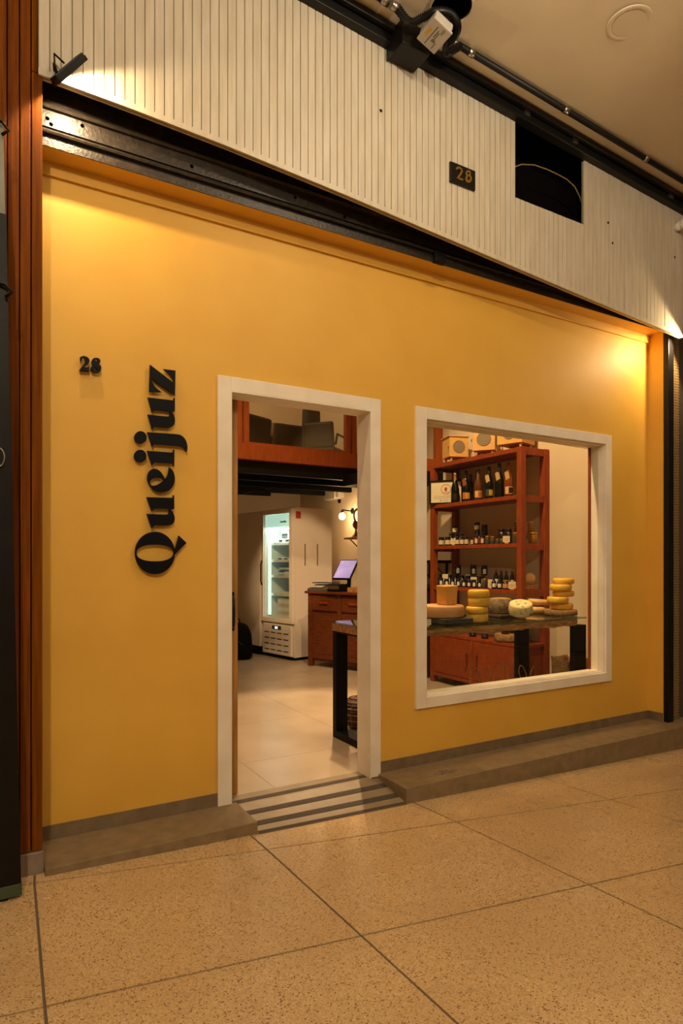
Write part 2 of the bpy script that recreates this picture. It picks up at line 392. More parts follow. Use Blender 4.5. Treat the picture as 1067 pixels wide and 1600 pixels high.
# dark hole: a loose cable hangs behind it
pts = [onY(px, py, -.2) for px, py in [(800, 262), (815, 257), (835, 258), (855, 265), (870, 272), (885, 280), (898, 292), (906, 308), (910, 325)]]
tag(MB().tube(pts, .004, 6).build('loose_cable', M('pale_cable', 'a08a58', .6)), 'pale loose cable hanging inside the dark fascia opening', 'cable')
# screw holes in the fascia
for px, py in ((950, 348), (957, 380), (1054, 402), (595, 173)):
    p = onY(px, py, PYF); MB().cyl((p.x, PYF-.0015, p.z), .009, .003, 10, ax='y').build('screw_hole', BLK, fp, True)
# number plaque on the fascia
pl = thing('number_plaque', 'small black number 28 plaque on the slatted fascia', 'plaque', (2.465, PYF, 3.44))
box(2.372, 2.562, PYF-.014, PYF-.001, 3.440, 3.556).build('plate', BLKG, pl, True, .002)
GOLD = M('dull_gold', '8a6a24', .4, .3)
Zp = lambda X, Y: (lambda p: (p.x, p.z))(onY(690+X/15.24, 240+Y/15.24, PYF-.014))
def stroke(pts, wd, name, par):
    L = []; R = []
    V = [Vector(p) for p in pts]
    for i, p in enumerate(V):
        t = (V[min(i+1, len(V)-1)]-V[max(i-1, 0)]).normalized(); nrm = Vector((-t.y, t.x))*wd/2
        L.append(tuple(p+nrm)); R.append(tuple(p-nrm))
    o = shape2d([L+R[::-1]], .004, name, GOLD, par); return o
def settle(o, par, y):
    o.matrix_parent_inverse = Matrix.Translation(-par.location); o.location = (0, y, 0)
two = [(345, 385), (355, 355), (385, 338), (425, 345), (462, 385), (475, 425), (462, 465), (420, 525), (372, 595), (420, 607), (500, 628)]
settle(stroke([Zp(*p) for p in two], .0115, 'digit', pl), pl, PYF-.016)
def ell(cx, cy, rx, ry, n=28): return [(cx+rx*math.cos(2*PI*k/n), cy+ry*math.sin(2*PI*k/n)) for k in range(n)]
e8 = shape2d([[Zp(*p) for p in ell(623, 478, 62, 76)], [Zp(*p) for p in ell(625, 478, 26, 32)]], .004, 'digit', GOLD, pl); settle(e8, pl, PYF-.0165)
e9 = shape2d([[Zp(*p) for p in ell(632, 605, 78, 100)], [Zp(*p) for p in ell(634, 592, 32, 46)]], .004, 'digit_loop', GOLD, e8); e9.location = (0, .0004, 0)

# ------------------------------------------------------------------ gallery ceiling, rails and conduits
cm = MB(); X0, X1, Y0, Y1 = -7, 9, -7.5, -.235
hc = onZ(705, 12, zc(0), -.056); hr = .105
# ceiling with a round hole: ring of quads from the hole circle to a square, then outer strips
sq = .3; n = 32; inner = []; outer = []
def cz(x, y, d=0): return (x, y, zc(x)+d)
circ = [(hc.x+hr*math.cos(2*PI*(k+.5)/n), hc.y+hr*math.sin(2*PI*(k+.5)/n)) for k in range(n)]
def tosq(px_, py_):
    dx, dy = px_-hc.x, py_-hc.y; m_ = max(abs(dx), abs(dy)); return (hc.x+dx*sq/m_, hc.y+dy*sq/m_)
sqp = [tosq(*p) for p in circ]
ci = [cm.pt(cz(*p)) for p in circ]; si = [cm.pt(cz(*p)) for p in sqp]
for k in range(n):
    cm.face((ci[k], ci[(k+1) % n], si[(k+1) % n], si[k]))
ax_, bx_, ay_, by_ = hc.x-sq, hc.x+sq, hc.y-sq, hc.y+sq
for (a, b, c, d) in ((X0, ax_, Y0, Y1), (bx_, X1, Y0, Y1), (ax_, bx_, Y0, ay_), (ax_, bx_, by_, Y1)):
    cm.face([cm.pt(cz(*p)) for p in ((a, c), (b, c), (b, d), (a, d))])
# corner fill of the square between the last ring points
for sx in (-1, 1):
    for sy in (-1, 1):
        cn = (hc.x+sx*sq, hc.y+sy*sq); near = sorted(range(n), key=lambda k: (sqp[k][0]-cn[0])**2+(sqp[k][1]-cn[1])**2)[:2]
        cm.face((si[near[0]], cm.pt(cz(*cn)), si[near[1]]))
ce = struct(cm.build('ceiling', CEIL), 'cream painted sloping gallery ceiling')
MB().lathe([(hr+.012, .001), (hr+.012, -.004), (hr, -.004), (hr, .008)], (hc.x, hc.y, zc(hc.x)), 32, cap=False).build('hole_rim', CEIL, ce, True)
MB().cyl((hc.x, hc.y, zc(hc.x)+.1), hr+.02, .02, 24).build('hole_back', VOID, ce, True)
MB().lathe([(hr+.002, .006), (hr+.002, .11)], (hc.x, hc.y, zc(hc.x)), 32, cap=False).build('hole_wall', VOID, ce, True)
rc = onZ(983, 36, zc(0), -.056)
rg = tag(MB().lathe([(.112, 0), (.111, -.003), (.105, -.0045), (.092, -.0045), (.084, -.002), (.082, .0)], (rc.x, rc.y, zc(rc.x)), 40, cap=False).build('ceiling_ring', CEIL), 'round cream cover ring on the gallery ceiling', 'ceiling ring')
MB().cyl((rc.x, rc.y, zc(rc.x)-.003), .082, .003, 32).build('cover_disc', CEIL, rg, True)
def slope_bar(x0, x1, y0, y1, d0, d1, f): # bar following the slope f(x)
    return MB().hexa([(x0, y0, f(x0)+d0), (x1, y0, f(x1)+d0), (x1, y1, f(x1)+d0), (x0, y1, f(x0)+d0), (x0, y0, f(x0)+d1), (x1, y0, f(x1)+d1), (x1, y1, f(x1)+d1), (x0, y1, f(x0)+d1)])
rl = thing('fascia_rail', 'black metal rail along the top of the slatted fascia', 'rail', (2.4, -.3, 4.0))
slope_bar(-.6, 5.6, -.31, -.25, 0, .075, zt).build('rail_channel', CONDUIT, rl, True, .004)
slope_bar(-.6, 5.6, -.345, -.318, .045, .078, zt).build('rail_lip', BLKG, rl, True, .003)
for px, py in ((824, 192), (899, 234), (1049, 325)):
    p = onY(px, py, -.32); box(p.x-.02, p.x+.02, -.325, -.312, zt(p.x)+.02, zt(p.x)+.06).build('rail_clip', STEEL, rl, True)
CYc = -.44
pc = lambda px, py: onY(px, py, CYc)
cz_ = lambda x: zc(x)-.022
xa = pc(598, 20).x; xb = pc(718, 98).x
cd = thing('ceiling_conduit', 'black rigid conduit with metal couplers along the ceiling edge, left of junction box', 'conduit', (1.0, CYc, 4.1))
MB().tube([(-.6, CYc, cz_(-.6)), (xa, CYc, cz_(xa))], .017, 10).build('pipe', CONDUIT, cd, True)
MB().tube([(xa-.01, CYc, cz_(xa-.01)), (xa+.035, CYc, cz_(xa+.035))], .021, 12).build('coupler', STEEL, cd, True)
MB().tube([(xa+.05, CYc, cz_(xa+.05)), (xa+.10, CYc, cz_(xa+.10))], .021, 12).build('coupler', STEEL, cd, True)
ce2 = thing('ceiling_conduit', 'black rigid conduit along the ceiling edge, right of junction box', 'conduit', (3.5, CYc, 4.0))
MB().tube([(xb, CYc, cz_(xb)), (5.6, CYc, cz_(5.6))], .017, 10).build('pipe', CONDUIT, ce2, True)
for px, py in ((709, 90), (735, 104), (883, 191), (1008, 264)):
    x = pc(px, py).x; MB().tube([(x-.014, CYc, cz_(x-.014)), (x+.022, CYc, cz_(x+.022))], .0205, 12).build('coupler', STEEL, ce2, True)
# corrugated hoses
def curve_pts(pts, sub=8):
    P = [Vector(p) for p in pts]; out = []
    for i in range(len(P)-1):
        p0, p1, p2, p3 = P[max(i-1, 0)], P[i], P[i+1], P[min(i+2, len(P)-1)]
        for k in range(sub):
            t = k/sub; out.append(.5*((2*p1)+(p2-p0)*t+(2*p0-5*p1+4*p2-p3)*t*t+(3*p1-p0-3*p2+p3)*t**3))
    return out+[P[-1]]
def hose(pts, name, label):
    P = [Vector(p) for p in pts]; out = []
    for i in range(len(P)-1):
        p0, p1, p2, p3 = P[max(i-1, 0)], P[i], P[i+1], P[min(i+2, len(P)-1)]
        for k in range(14):
            t = k/14; out.append(.5*((2*p1)+(p2-p0)*t+(2*p0-5*p1+4*p2-p3)*t*t+(3*p1-p0-3*p2+p3)*t**3))
    out.append(P[-1]); N = len(out)
    tag(MB().tube(out, lambda t: .0195+.0035*(1 if int(round(t*(N-1))) % 2 else -1), 10).build(name, BLKG), label, 'hose')
hose([(xa+.09, CYc, cz_(xa+.09)), onY(640, 35, -.47), onY(660, 28, -.52), onY(682, 18, -.58), onY(704, 22, -.60), onY(714, 38, -.59), onY(712, 52, -.55), onY(705, 62, -.50)], 'corrugated_hose', 'black corrugated hose looping over the pale junction box')
hose([onY(703, 65, -.48), onY(697, 73, -.46), onY(699, 82, -.445), (xb+.0, CYc, cz_(xb))], 'corrugated_hose', 'short black corrugated hose running from junction box to right conduit')
# bracket + junction box
jb = [onY(px, py, -.40) for px, py in ((615, 82), (646, 116), (676, 96), (645, 48))]
br = thing('mounting_bracket', 'black steel bracket box under the junction box', 'bracket', (jb[0].x, -.3, 3.85))
bx0, bx1 = onY(614, 82, -.32).x, onY(676, 100, -.32).x
zq = zt((bx0+bx1)/2)
box(bx0, bx1-.09, -.41, -.265, zq-.055, zq+.07).build('bracket_box', CONDUIT, br, True, .006)
box(bx0-.004, bx0, -.41, -.265, zq-.06, zq+.07).build('bracket_flange', BLKG, br, True)
y0_ = -.47
Lc, Bc = onY(648, 58.5, y0_), onY(676, 84, y0_)
dd = .02
for k in range(60):                      # depth at which the lid's outer edge is level with its inner edge
    Tc = onY(681, 29, y0_-dd)
    if Tc.z <= Lc.z: break
    dd += .004
Rc_ = Lc+(Bc-Lc)+(Tc-Lc)
cc = (Lc+Rc_)/2; uu = (Bc-Lc); vv = (Tc-Lc); jw, jh = uu.length, vv.length
uu.normalize(); vv = (vv-uu*vv.dot(uu)).normalized(); nn = uu.cross(vv)
if nn.z < 0: nn = -nn
jx = thing('junction_box', 'pale grey plastic junction box with printed lid at the ceiling', 'junction box', cc)
JM = Matrix((uu, vv, nn)).transposed().to_4x4()
def jpart(mb, nm, mt, bv=0.):
    o = mb.build(nm, mt, jx, bevel=bv); o.matrix_local = JM; return o
jpart(box(-jw/2+.006, jw/2-.006, -jh/2+.006, jh/2-.006, .014, .06), 'box_body', GREYPL, .006)
jpart(box(-jw/2, jw/2, -jh/2, jh/2, 0, .013), 'lid', GREYPL, .006)
INK = M('print_ink', '3a352e', .7)
jpart(box(-jw*.40, -jw*.26, -jh*.12, jh*.16, -.001, .001), 'yellow_print', M('yellow_print', 'c99a28', .6))
for (a_, b_, c_, d_) in ((-.15, -.12, -.42, .34), (-.02, .01, -.05, .25), (.05, .08, -.12, .2), (.2, .23, -.4, -.15), (.12, .14, .2, .42), (.18, .2, .2, .4)):
    jpart(box(a_*jw, b_*jw, c_*jh, d_*jh, -.0008, .001), 'printed_line', INK)
for k in range(3): jpart(box(jw*(.0+.06*k), jw*(.035+.06*k), -jh*.2, -jh*.1, -.0008, .001), 'printed_mark', INK)
# security camera
p = onY(1058, 355, PYF-.01)
sc_ = thing('security_camera', 'small white security camera at the right end of the fascia', 'camera', p)
MB().lathe([(.03, .0), (.034, -.03), (.03, -.045)], (0, .01, 0), 16, ax='y').build('mount', WHITEPL, sc_)
MB().lathe([(.005, -.105), (.022, -.102), (.036, -.085), (.04, -.06), (.036, -.04), (.02, -.03)], (0, 0, 0), 20, ax='y').build('camera_body', WHITEPL, sc_)
MB().lathe([(.019, -.108), (.02, -.1), (.016, -.09)], (.004, 0, .002), 16, ax='y').build('lens', BLKG, sc_)

# ------------------------------------------------------------------ floodlights on the fascia
def flood(name, label, loc, nrm, longax, mount, power, target, ang):
    t = thing(name, label, 'floodlight', loc)
    n = Vector(nrm).normalized(); u = Vector(longax); u = (u-n*u.dot(n)).normalized(); v_ = n.cross(u)
    R = Matrix((u, v_, n)).transposed().to_4x4()      # local z = beam direction
    def part(mb, nm, mt, bv=0.):
        o = mb.build(nm, mt, t, bevel=bv); o.matrix_local = R; return o
    part(box(-.078, .078, -.036, .036, -.012, .004), 'housing', BLKG, .004)
    part(MB().box(-.08, .08, -.038, -.033, .0, .018).box(-.08, .08, .033, .038, .0, .018).box(-.08, -.073, -.038, .038, 0, .018).box(.073, .08, -.038, .038, 0, .018), 'rim', BLKG)
    part(box(-.07, .07, -.03, .03, .004, .008), 'lamp_face', M('flood_face', 'fff0d0', .4, emit='ffd8a0', estr=6))
    m_ = Vector(mount)-Vector(loc)
    MB().tube([u*-.05+n*-.012, (u*-.05+n*-.03+m_)*.5+Vector((0, 0, .02)), m_], .006, 6).build('arm', BLK, t)
    MB().tube([u*.0+n*-.02, u*-.02+n*-.05+Vector((0, .02, .03)), m_+Vector((.0, 0, .03))], .004, 6).build('cable', BLK, t)
    lamp(name+'_beam', 'SPOT', Vector(loc)+n*.026, power, WARM2, .018, Vector(loc)+Vector(target), ang, .25)
    return t
flood('floodlight', 'slim black floodlight tilted over the left end of the fascia', onY(106, 107, -.315), (.75, .36, -.56), (.8, 0, .45), (.285, PYF, 3.27), 30, (.55, .3, -.74), 178)
flood('floodlight', 'slim black floodlight at the far right end of the fascia', onY(1080, 525, -.315), (-.8, .36, -.48), (.8, 0, -.45), (4.72, PYF, 3.0), 27, (-.75, .2, -.6), 176)

# ------------------------------------------------------------------ wood pillar and black door leaf at the left
wp = thing('wood_clad_pillar', 'dark varnished wood plank pillar left of the yellow wall', 'pillar', (.1, -.24, -.03))
PF = -.245
edges = [-.30, -.245, -.19, -.135, -.085, -.037, .01, .062, .113, .157, .199, .243]
for a, b in zip(edges, edges[1:]):
    top = 4.12 if b < .22 else 3.245
    box(a+.002, b-.002, PF, PF+.03, .062, top).build('plank', PWOOD, wp, True, .003)
box(.201, .2235, PF, PF+.03, 3.247, 4.12).build('plank', PWOOD, wp, True, .003)
box(-.3, .236, PF+.026, -.02, .06, 4.12).build('core', M('pillar_core', '2a180a', .8), wp, True)
box(-.3, .246, PF-.01, -.01, -.06, .06).build('plinth', M('plinth_stone', '8f7f6e', .6, col2='78695a', scale=18, bump=.2), wp, True, .004)
lf = thing('black_door_leaf', 'black metal leaf leaning at the left edge with pale upper panel', 'door leaf', (-.1, -.45, -.02))
A, B = onY(33.5, 1398, -.43), onY(7, 190, -.43)
xm = lambda z: A.x+(B.x-A.x)*(z-A.z)/(B.z-A.z)
LG = M('leaf_black', '0e0c0a', .45, spec=.2, col2='151210', scale=5, bump=.1)
def leafseg(z0, z1, mat, name, th=.0, inset=0.):
    MB().hexa([(-.55, -.43-th, z0), (xm(z0)-inset, -.43-th, z0), (xm(z0)-inset, -.40, z0), (-.55, -.40, z0), (-.55, -.43-th, z1), (xm(z1)-inset, -.43-th, z1), (xm(z1)-inset, -.40, z1), (-.55, -.40, z1)]).build(name, mat, lf, True, .002)
z1_ = onY(8, 335, -.43).z
leafseg(0.0, z1_, LG, 'lower_panel'); leafseg(z1_, B.z, M('leaf_pale', '8f8f7e', .5, col2='77786a', scale=6), 'upper_panel', 0, .004)
leafseg(-.015, .03, M('leaf_green_edge', '3c4a34', .6), 'bottom_edge', .002, -.002)
for zz in (2.86, 2.26): 
    MB().tube([(xm(zz)-.05, -.432, zz+.02), (xm(zz)-.01, -.45, zz+.015), (xm(zz)+.012, -.45, zz-.01), (xm(zz)-.01, -.445, zz-.03)], .006, 8).build('hinge_hook', BLK, lf, True)
zr = onY(2, 715, -.43).z
MB().tube([(xm(zr)-.045+.02*math.cos(2*PI*k/16), -.437, zr+.035*math.sin(2*PI*k/16)) for k in range(16)], .003, 6, True).build('pull_ring', STEEL, lf, True)
MB().cyl((xm(0)-.06, -.425, -.025), .016, .02, 12, ax='y').build('castor', BLK, lf, True)

# ================================================================== SETTING: ground
zs_ = lambda x: -.03-.031*(x-.25)
JR = [((1.09, -.456), (3.722, -.8316)), ((1.165, -1.2335), (2.7023, -1.4531+.03))]   # joints along the front
def rowy(k, x):
    if k <= 1:
        (a, b), (c, d) = JR[k] if k >= 0 else JR[0]
        y = b+(d-b)*(x-a)/(c-a)
        return y+(.77*(-k) if k < 0 else 0)
    return rowy(1, x)-.78*(k-1)
CJ = {0: ((.2063, -.288), (.1712, -1.18)), 1: ((1.14, -.3376), (1.1738, -1.506)), 2: ((2.113, -.359), (2.2275, -1.7425)), 3: ((3.0997, -.33), (3.208, -1.145))}
def colx(k, y):
    if k in CJ: (a, b), (c, d) = CJ[k]; return a+(c-a)*(y-b)/(d-b)
    if k < 0: return colx(0, y)+1.0*k
    return colx(3, y)+1.02*(k-3)
def cross(r, c):
    x, y = 1.*c, -1.
    for _ in range(12): y = rowy(r, x); x = colx(c, y)
    return x, y
gb = MB(); gb.face([gb.pt((x, y, zs_(x)-.004)) for x, y in ((-7, -7.5), (9, -7.5), (9, .0), (-7, .0))])
gf = struct(gb.build('floor', GROUT), 'terrazzo slab floor of the gallery')
for r in range(-2, 8):
    for c in range(-4, 8):
        q = [cross(r, c), cross(r, c+1), cross(r-1, c+1), cross(r-1, c)]
        q = [(x, min(y, -.02)) for x, y in q]
        if all(y >= -.021 for _, y in q): continue
        cxm = sum(p[0] for p in q)/4; cym = sum(p[1] for p in q)/4
        def ins(x, y):
            return (x+(.0045 if x < cxm else -.0045), y+(.0045 if y < cym else -.0045))
        q = [ins(*p) for p in q]
        z = [zs_(p[0]) for p in q]
        MB().hexa([(p[0], p[1], zz-.02) for p, zz in zip(q, z)]+[(p[0], p[1], zz) for p, zz in zip(q, z)]).build('terrazzo_slab', TERR, gf)
struct(box(-7, 9, -7.6, -7.5, -.5, 4.5).build('wall_opposite', M('opposite_wall', 'b0a088', .6)), 'far side wall of the gallery behind the viewer')
# steps
YS = -.29; RX0, RX1 = 1.172, 2.046
def step(x0, x1, label):
    o = MB().hexa([(x0, YS, zs_(x0)-.03), (x1, YS, zs_(x1)-.03), (x1, WT*0-.0, zs_(x1)-.03), (x0, 0, zs_(x0)-.03), (x0, YS, 0), (x1, YS, 0), (x1, 0, 0), (x0, 0, 0)]).build('step', GREYST, bevel=.004)
    return tag(o, label, 'step', 'grey steps along the shop front')
s1 = step(.247, RX0, 'short low grey stone step left of the door ramp')
s2 = step(RX1, 5.6, 'long grey stone step under the display window')
# chipped cement patch on the right step
pc_ = onZ(695, 1206, 0)
pm = MB(); ptsx = [(-.11, -.015), (-.06, -.03), (0, -.028), (.05, -.04), (.1, -.02), (.09, .01), (.04, .015), (.02, .035), (-.03, .03), (-.06, .012), (-.1, .01)]
pm.prism([(pc_.x+a*.8, pc_.y+b*.9) for a, b in ptsx], -.001, .0015).build('cement_patch', M('cement_patch', '5a4a3a', .9, col2='8a7a66', scale=60), s2)
# ramp
rp = thing('door_ramp', 'sloping grey ramp with dark grip strips at the doorway', 'ramp', (1.6, -.2, -.05))
yr0, yr1 = -.30, WT
zr0 = lambda x: zs_(x)+.004
def rz(x, y):
    t = min(1, (y-yr0)/(.0-yr0)); return zr0(x)*(1-t)+(IZ+.001)*t
def ramp_patch(x0, x1, ys, lift, low):
    m = MB(); nx = 14
    X = [x0+(x1-x0)*k/nx for k in range(nx+1)]
    T = [[m.pt((x, y, rz(x, y)+lift)) for x in X] for y in ys]; Bt = [[m.pt((x, y, rz(x, y)+low)) for x in X] for y in ys]
    for j in range(len(ys)-1):
        for k in range(nx):
            m.face((T[j][k], T[j][k+1], T[j+1][k+1], T[j+1][k])); m.face((Bt[j][k], Bt[j][k+1], Bt[j+1][k+1], Bt[j+1][k]))
    for k in range(nx):
        m.face((T[0][k], T[0][k+1], Bt[0][k+1], Bt[0][k])); m.face((T[-1][k], T[-1][k+1], Bt[-1][k+1], Bt[-1][k]))
    for j in range(len(ys)-1):
        m.face((T[j][0], T[j+1][0], Bt[j+1][0], Bt[j][0])); m.face((T[j][-1], T[j+1][-1], Bt[j+1][-1], Bt[j][-1]))
    return m
RT = M('ramp_tile', '8e7c62', .45, col2='7e6d54', scale=8)
ramp_patch(RX0+.001, RX1-.001, [yr0, -.2, -.1, 0], 0, -.05).build('ramp_slab', RT, rp, True)
ramp_patch(DX0+.007, DX1-.007, [0, WT], 0, -.05).build('threshold_slab', RT, rp, True)
for ya, yb in ((yr0+.002, yr0+.022), (-.228, -.188), (-.118, -.078), (.018, .058)):
    a_, b_ = (RX0+.004, RX1-.004) if yb < 0 else (DX0+.01, DX1-.01)
    ramp_patch(a_, b_, [ya, yb], .0022, -.004).build('grip_strip', STRIPE, rp, True)

# ================================================================== SHOP INTERIOR: shell
XW = 4.53; YB = 6.0
ifl = struct(box(.15, XW, WT, YB, IZ-.1, IZ-.003).build('floor', IGROUT), 'beige tile floor inside the shop')
tx0, ty0, tp = .32, WT+.002, .9
ix = [.15, .55, 1.45, 2.35, 3.25, 4.15, XW]; iy = [WT, .62, 1.52, 2.42, 3.32, 4.22, 5.12, YB]
for a, b in zip(ix, ix[1:]):
    for c, d in zip(iy, iy[1:]):
        box(a+.0012, b-.0012, c+.0012, d-.0012, IZ-.02, IZ).build('floor_tile', ITILE, ifl)
struct(box(XW, XW+.1, WT, YB, -.2, 4.5).build('wall_right', IWALL))
struct(box(.05, .15, WT, YB, -.2, 4.5).build('wall_left', IWALL))
struct(box(.05, XW+.1, YB, YB+.1, -.2, 4.5).build('wall_back', IWALL))
struct(box(.05, XW+.1, WT, YB+.1, 4.5, 4.6).build('ceiling', M('shop_ceiling', 'd8cfc0', .7)), 'shop ceiling')
struct(box(.05, XW+.1, .06, WT, ZB, 4.5).build('wall_inner', IWALL))
struct(box(.15, 4.5, YB-.015, YB, IZ, .09).build('baseboard_back', BLK))
wires = [onX(664, 666, 4.45), onX(925, 703, 4.45)]
tag(MB().tube([onY(640, 661, .131), onY(664, 664, .19), onY(760, 676, .2), onY(860, 692, .2), onY(930, 703, .2), onX(960, 706, XW)], .0018, 5).build('hanging_wire', BLK), 'thin dark wire stretched behind the top of the display window', 'wire')

# sliding wooden door leaf parked behind the front wall
e_ = onY(371, 900, .15).x
dl = thing('sliding_door', 'honey coloured sliding wooden door parked at the left of the doorway', 'door', (.7, .16, 0))
box(.2, e_, .145, .185, IZ+.003, 2.2).build('door_panel', DOORW, dl, True, .002)
box(e_-.05, e_-.047, .1425, .1455, IZ+.003, 2.2).build('panel_joint', M('joint_dark', '6a4a1c', .7), dl, True)
hz0, hz1 = onY(362, 983, .14).z, onY(362, 928, .14).z; hx = onY(361.5, 950, .14).x
MB().tube([(hx, .144, hz0+.01), (hx, .118, hz0+.02), (hx, .112, (hz0+hz1)/2), (hx, .118, hz1-.02), (hx, .144, hz1-.01)], .011, 10).build('handle', BLKG, dl, True)
box(hx-.018, hx+.018, .140, .146, hz0-.01, hz1+.01).build('handle_plate', BLK, dl, True, .004)

# ------------------------------------------------------------------ mezzanine
MY = 3.25
mz = sempty('trim_mezzanine', (2.4, MY, 2.3), 'orange wood and glass balustrade of the mezzanine')
zb0, zb1 = 2.335, 2.505
box(.15, XW, MY-.02, MY+.06, zb0, zb1).build('beam', OWOOD, mz, True, .004)
pw = .06
mx_ = [onY(384.5, 700, MY).x, onY(543.5, 700, MY).x]
posts = [.3, 1.15, onY(374, 700, MY).x, onY(384.8, 700, MY).x, onY(543.5, 700, MY).x, onY(553.3, 700, MY).x, 4.46]
for x in posts: box(x-.031, x+.031, MY-.01, MY+.05, zb1, 3.5).build('post', OWOOD, mz, True, .003)
box(.15, XW, MY-.012, MY+.052, 3.5, 3.58).build('top_rail', OWOOD, mz, True, .003)
for a, b in zip(posts, posts[1:]):
    if b-a < .2: continue
    box(a+.031, b-.031, MY, MY+.04, zb1, zb1+.022).build('pane_bead', OWOOD, mz, True)
    box(a+.031, b-.031, MY+.017, MY+.023, zb1+.022, 3.5).build('pane', GLASS, mz, True)
fl2 = struct(box(.15, XW, MY+.06, YB, 2.34, 2.42).build('floor_mezzanine', M('mezz_floor', '2a231c', .8)), 'mezzanine floor deck')
for k, y in enumerate((3.30, 3.85, 4.4, 4.95, 5.4)):
    box(.15, XW if k < 4 else 3.75, y, y+.07, 2.20, 2.335).build('joist', BLK, fl2)
# right wing of the mezzanine
wg = sempty('trim_wing', (4.2, 2.45, 2.2), 'wood fronted mezzanine wing along the right wall')
wy = 2.42
box(3.7, XW, wy, wy+.06, 2.235, 2.375).build('beam', OWOOD, wg, True, .004)
box(3.7, XW, wy+.002, MY-.02, 2.11, 2.235).build('joist', BLK, wg, True)
q = onY(682, 690, wy).x; box(q, q+.075, wy+.0, wy+.06, 2.375, 3.4).build('post', OWOOD, wg, True, .003)
box(q+.08, q+.115, wy+.01, wy+.05, 2.375, 3.4).build('post', RWOOD, wg, True, .003)
# pale cable crossing under the joists
tag(MB().tube([onY(380, 771, 5.3), onY(450, 757, 4.6), onY(500, 749, 4.2), onY(540, 743, 3.9)], .005, 6).build('ceiling_cable', M('grey_cable', '8a8680', .5)), 'thin pale cable crossing under the black mezzanine joists', 'cable')
# upstairs furniture
UPH = M('dark_upholstery', '33291f', .6, spec=.2, col2='281f18', scale=20)
def armchair(label, loc, rz):
    t = thing('office_chair', label, 'chair', loc, rz, 'dark chairs on the mezzanine')
    box(-.25, .25, -.24, .24, .30, .40).build('seat', UPH, t, bevel=.04)
    m = MB(); m.T = Matrix.Translation((0, .24, .57)) @ Matrix.Rotation(math.radians(-8), 4, 'X'); m.box(-.25, .25, -.04, .04, -.2, .2); m.build('backrest', UPH, t, bevel=.035)
    for s in (-1, 1): MB().tube([(s*.26, .2, .42), (s*.28, .18, .58), (s*.28, -.12, .58), (s*.27, -.16, .36)], .018, 8).build('armrest', BLK, t)
    MB().cyl((0, 0, .08), .03, .24, 12).build('column', BLK, t)
    for k in range(5):
        a = 2*PI*k/5; MB().tube([(0, 0, .1), (.26*math.cos(a), .26*math.sin(a), .05)], .018, 6).build('leg', BLK, t)
        MB().lathe([(.012, 0), (.025, .006), (.025, .03), (.012, .036)], (.26*math.cos(a), .26*math.sin(a)-.018, .025), 10, ax='y').build('castor', BLK, t)
    return t
MF = 2.42
def seat_at(px, y): p = onY(px, 690, y); return (p.x, y, MF)
armchair('dark padded office chair in the middle of the mezzanine, seen from behind', seat_at(440, 5.3), math.radians(182))
armchair('dark office chair turned sideways near the right mezzanine post', seat_at(508, 4.4), math.radians(128)).scale = (.86, .86, .86)
armchair('dark office chair half hidden behind the left mezzanine post', seat_at(381, 5.0), math.radians(205))
dk = thing('mezzanine_desk', 'long wooden desk along the mezzanine back wall', 'desk', (3.1, 5.7, MF))
dx0, dx1 = onY(372, 660, 5.55).x, 4.48
box(dx0, dx1, 5.58, 5.98, MF+.70, MF+.74).build('desk_top', OWOOD, dk, True, .004)
for x in (dx0+.03, dx1-.08): box(x, x+.05, 5.6, 5.95, MF, MF+.70).build('leg', BLK, dk, True)
# dark coat draped on a floor stand, and a striped jacket over the middle chair
def cloth(name, label, cat, px0, px1, y, z0, z1, mat, taper=0.):
    a, b = onY(px0, 690, y).x, onY(px1, 690, y).x; m = MB(); n = 24; T = []
    for j, z in enumerate((z0, z0+(z1-z0)*.35, z0+(z1-z0)*.75, z1-.03, z1)):
        row = []
        k_ = [1-taper, 1-taper*.5, 1, .95, .72][j]
        for i in range(n):
            t = 2*PI*i/n; cx = (a+b)/2; w_ = (b-a)/2*k_
            row.append(m.pt((cx+w_*math.cos(t), y+(.07+.012*math.sin(6*t+j))*math.sin(t), z)))
        T.append(row)
    for r0, r1 in zip(T, T[1:]):
        for i in range(n): m.face((r0[i], r0[(i+1) % n], r1[(i+1) % n], r1[i]), True)
    m.face(T[0][::-1]); m.face(T[-1])
    return tag(m.build(name, mat), label, cat)
cloth('hanging_coat', 'dark long coat hanging to the floor between the mezzanine chairs', 'coat', 472, 500, 4.92, MF+.001, 3.42, M('dark_coat', '352b22', .8, col2='2a221b', scale=20), .2)
o = cloth('draped_jacket', 'brown striped jacket draped over the middle mezzanine chair', 'jacket', 427, 463, 5.52, MF+.741, MF+.92, M('striped_cloth', '8a6c50', .8, col2='6a4e38', scale=20, stretch=(1, 1, 12)), .0)
o['label'] = 'brown striped bundle of cloth on the mezzanine desk'; o['category'] = 'cloth'; o.location.y = .2; o.name = 'cloth_bundle'

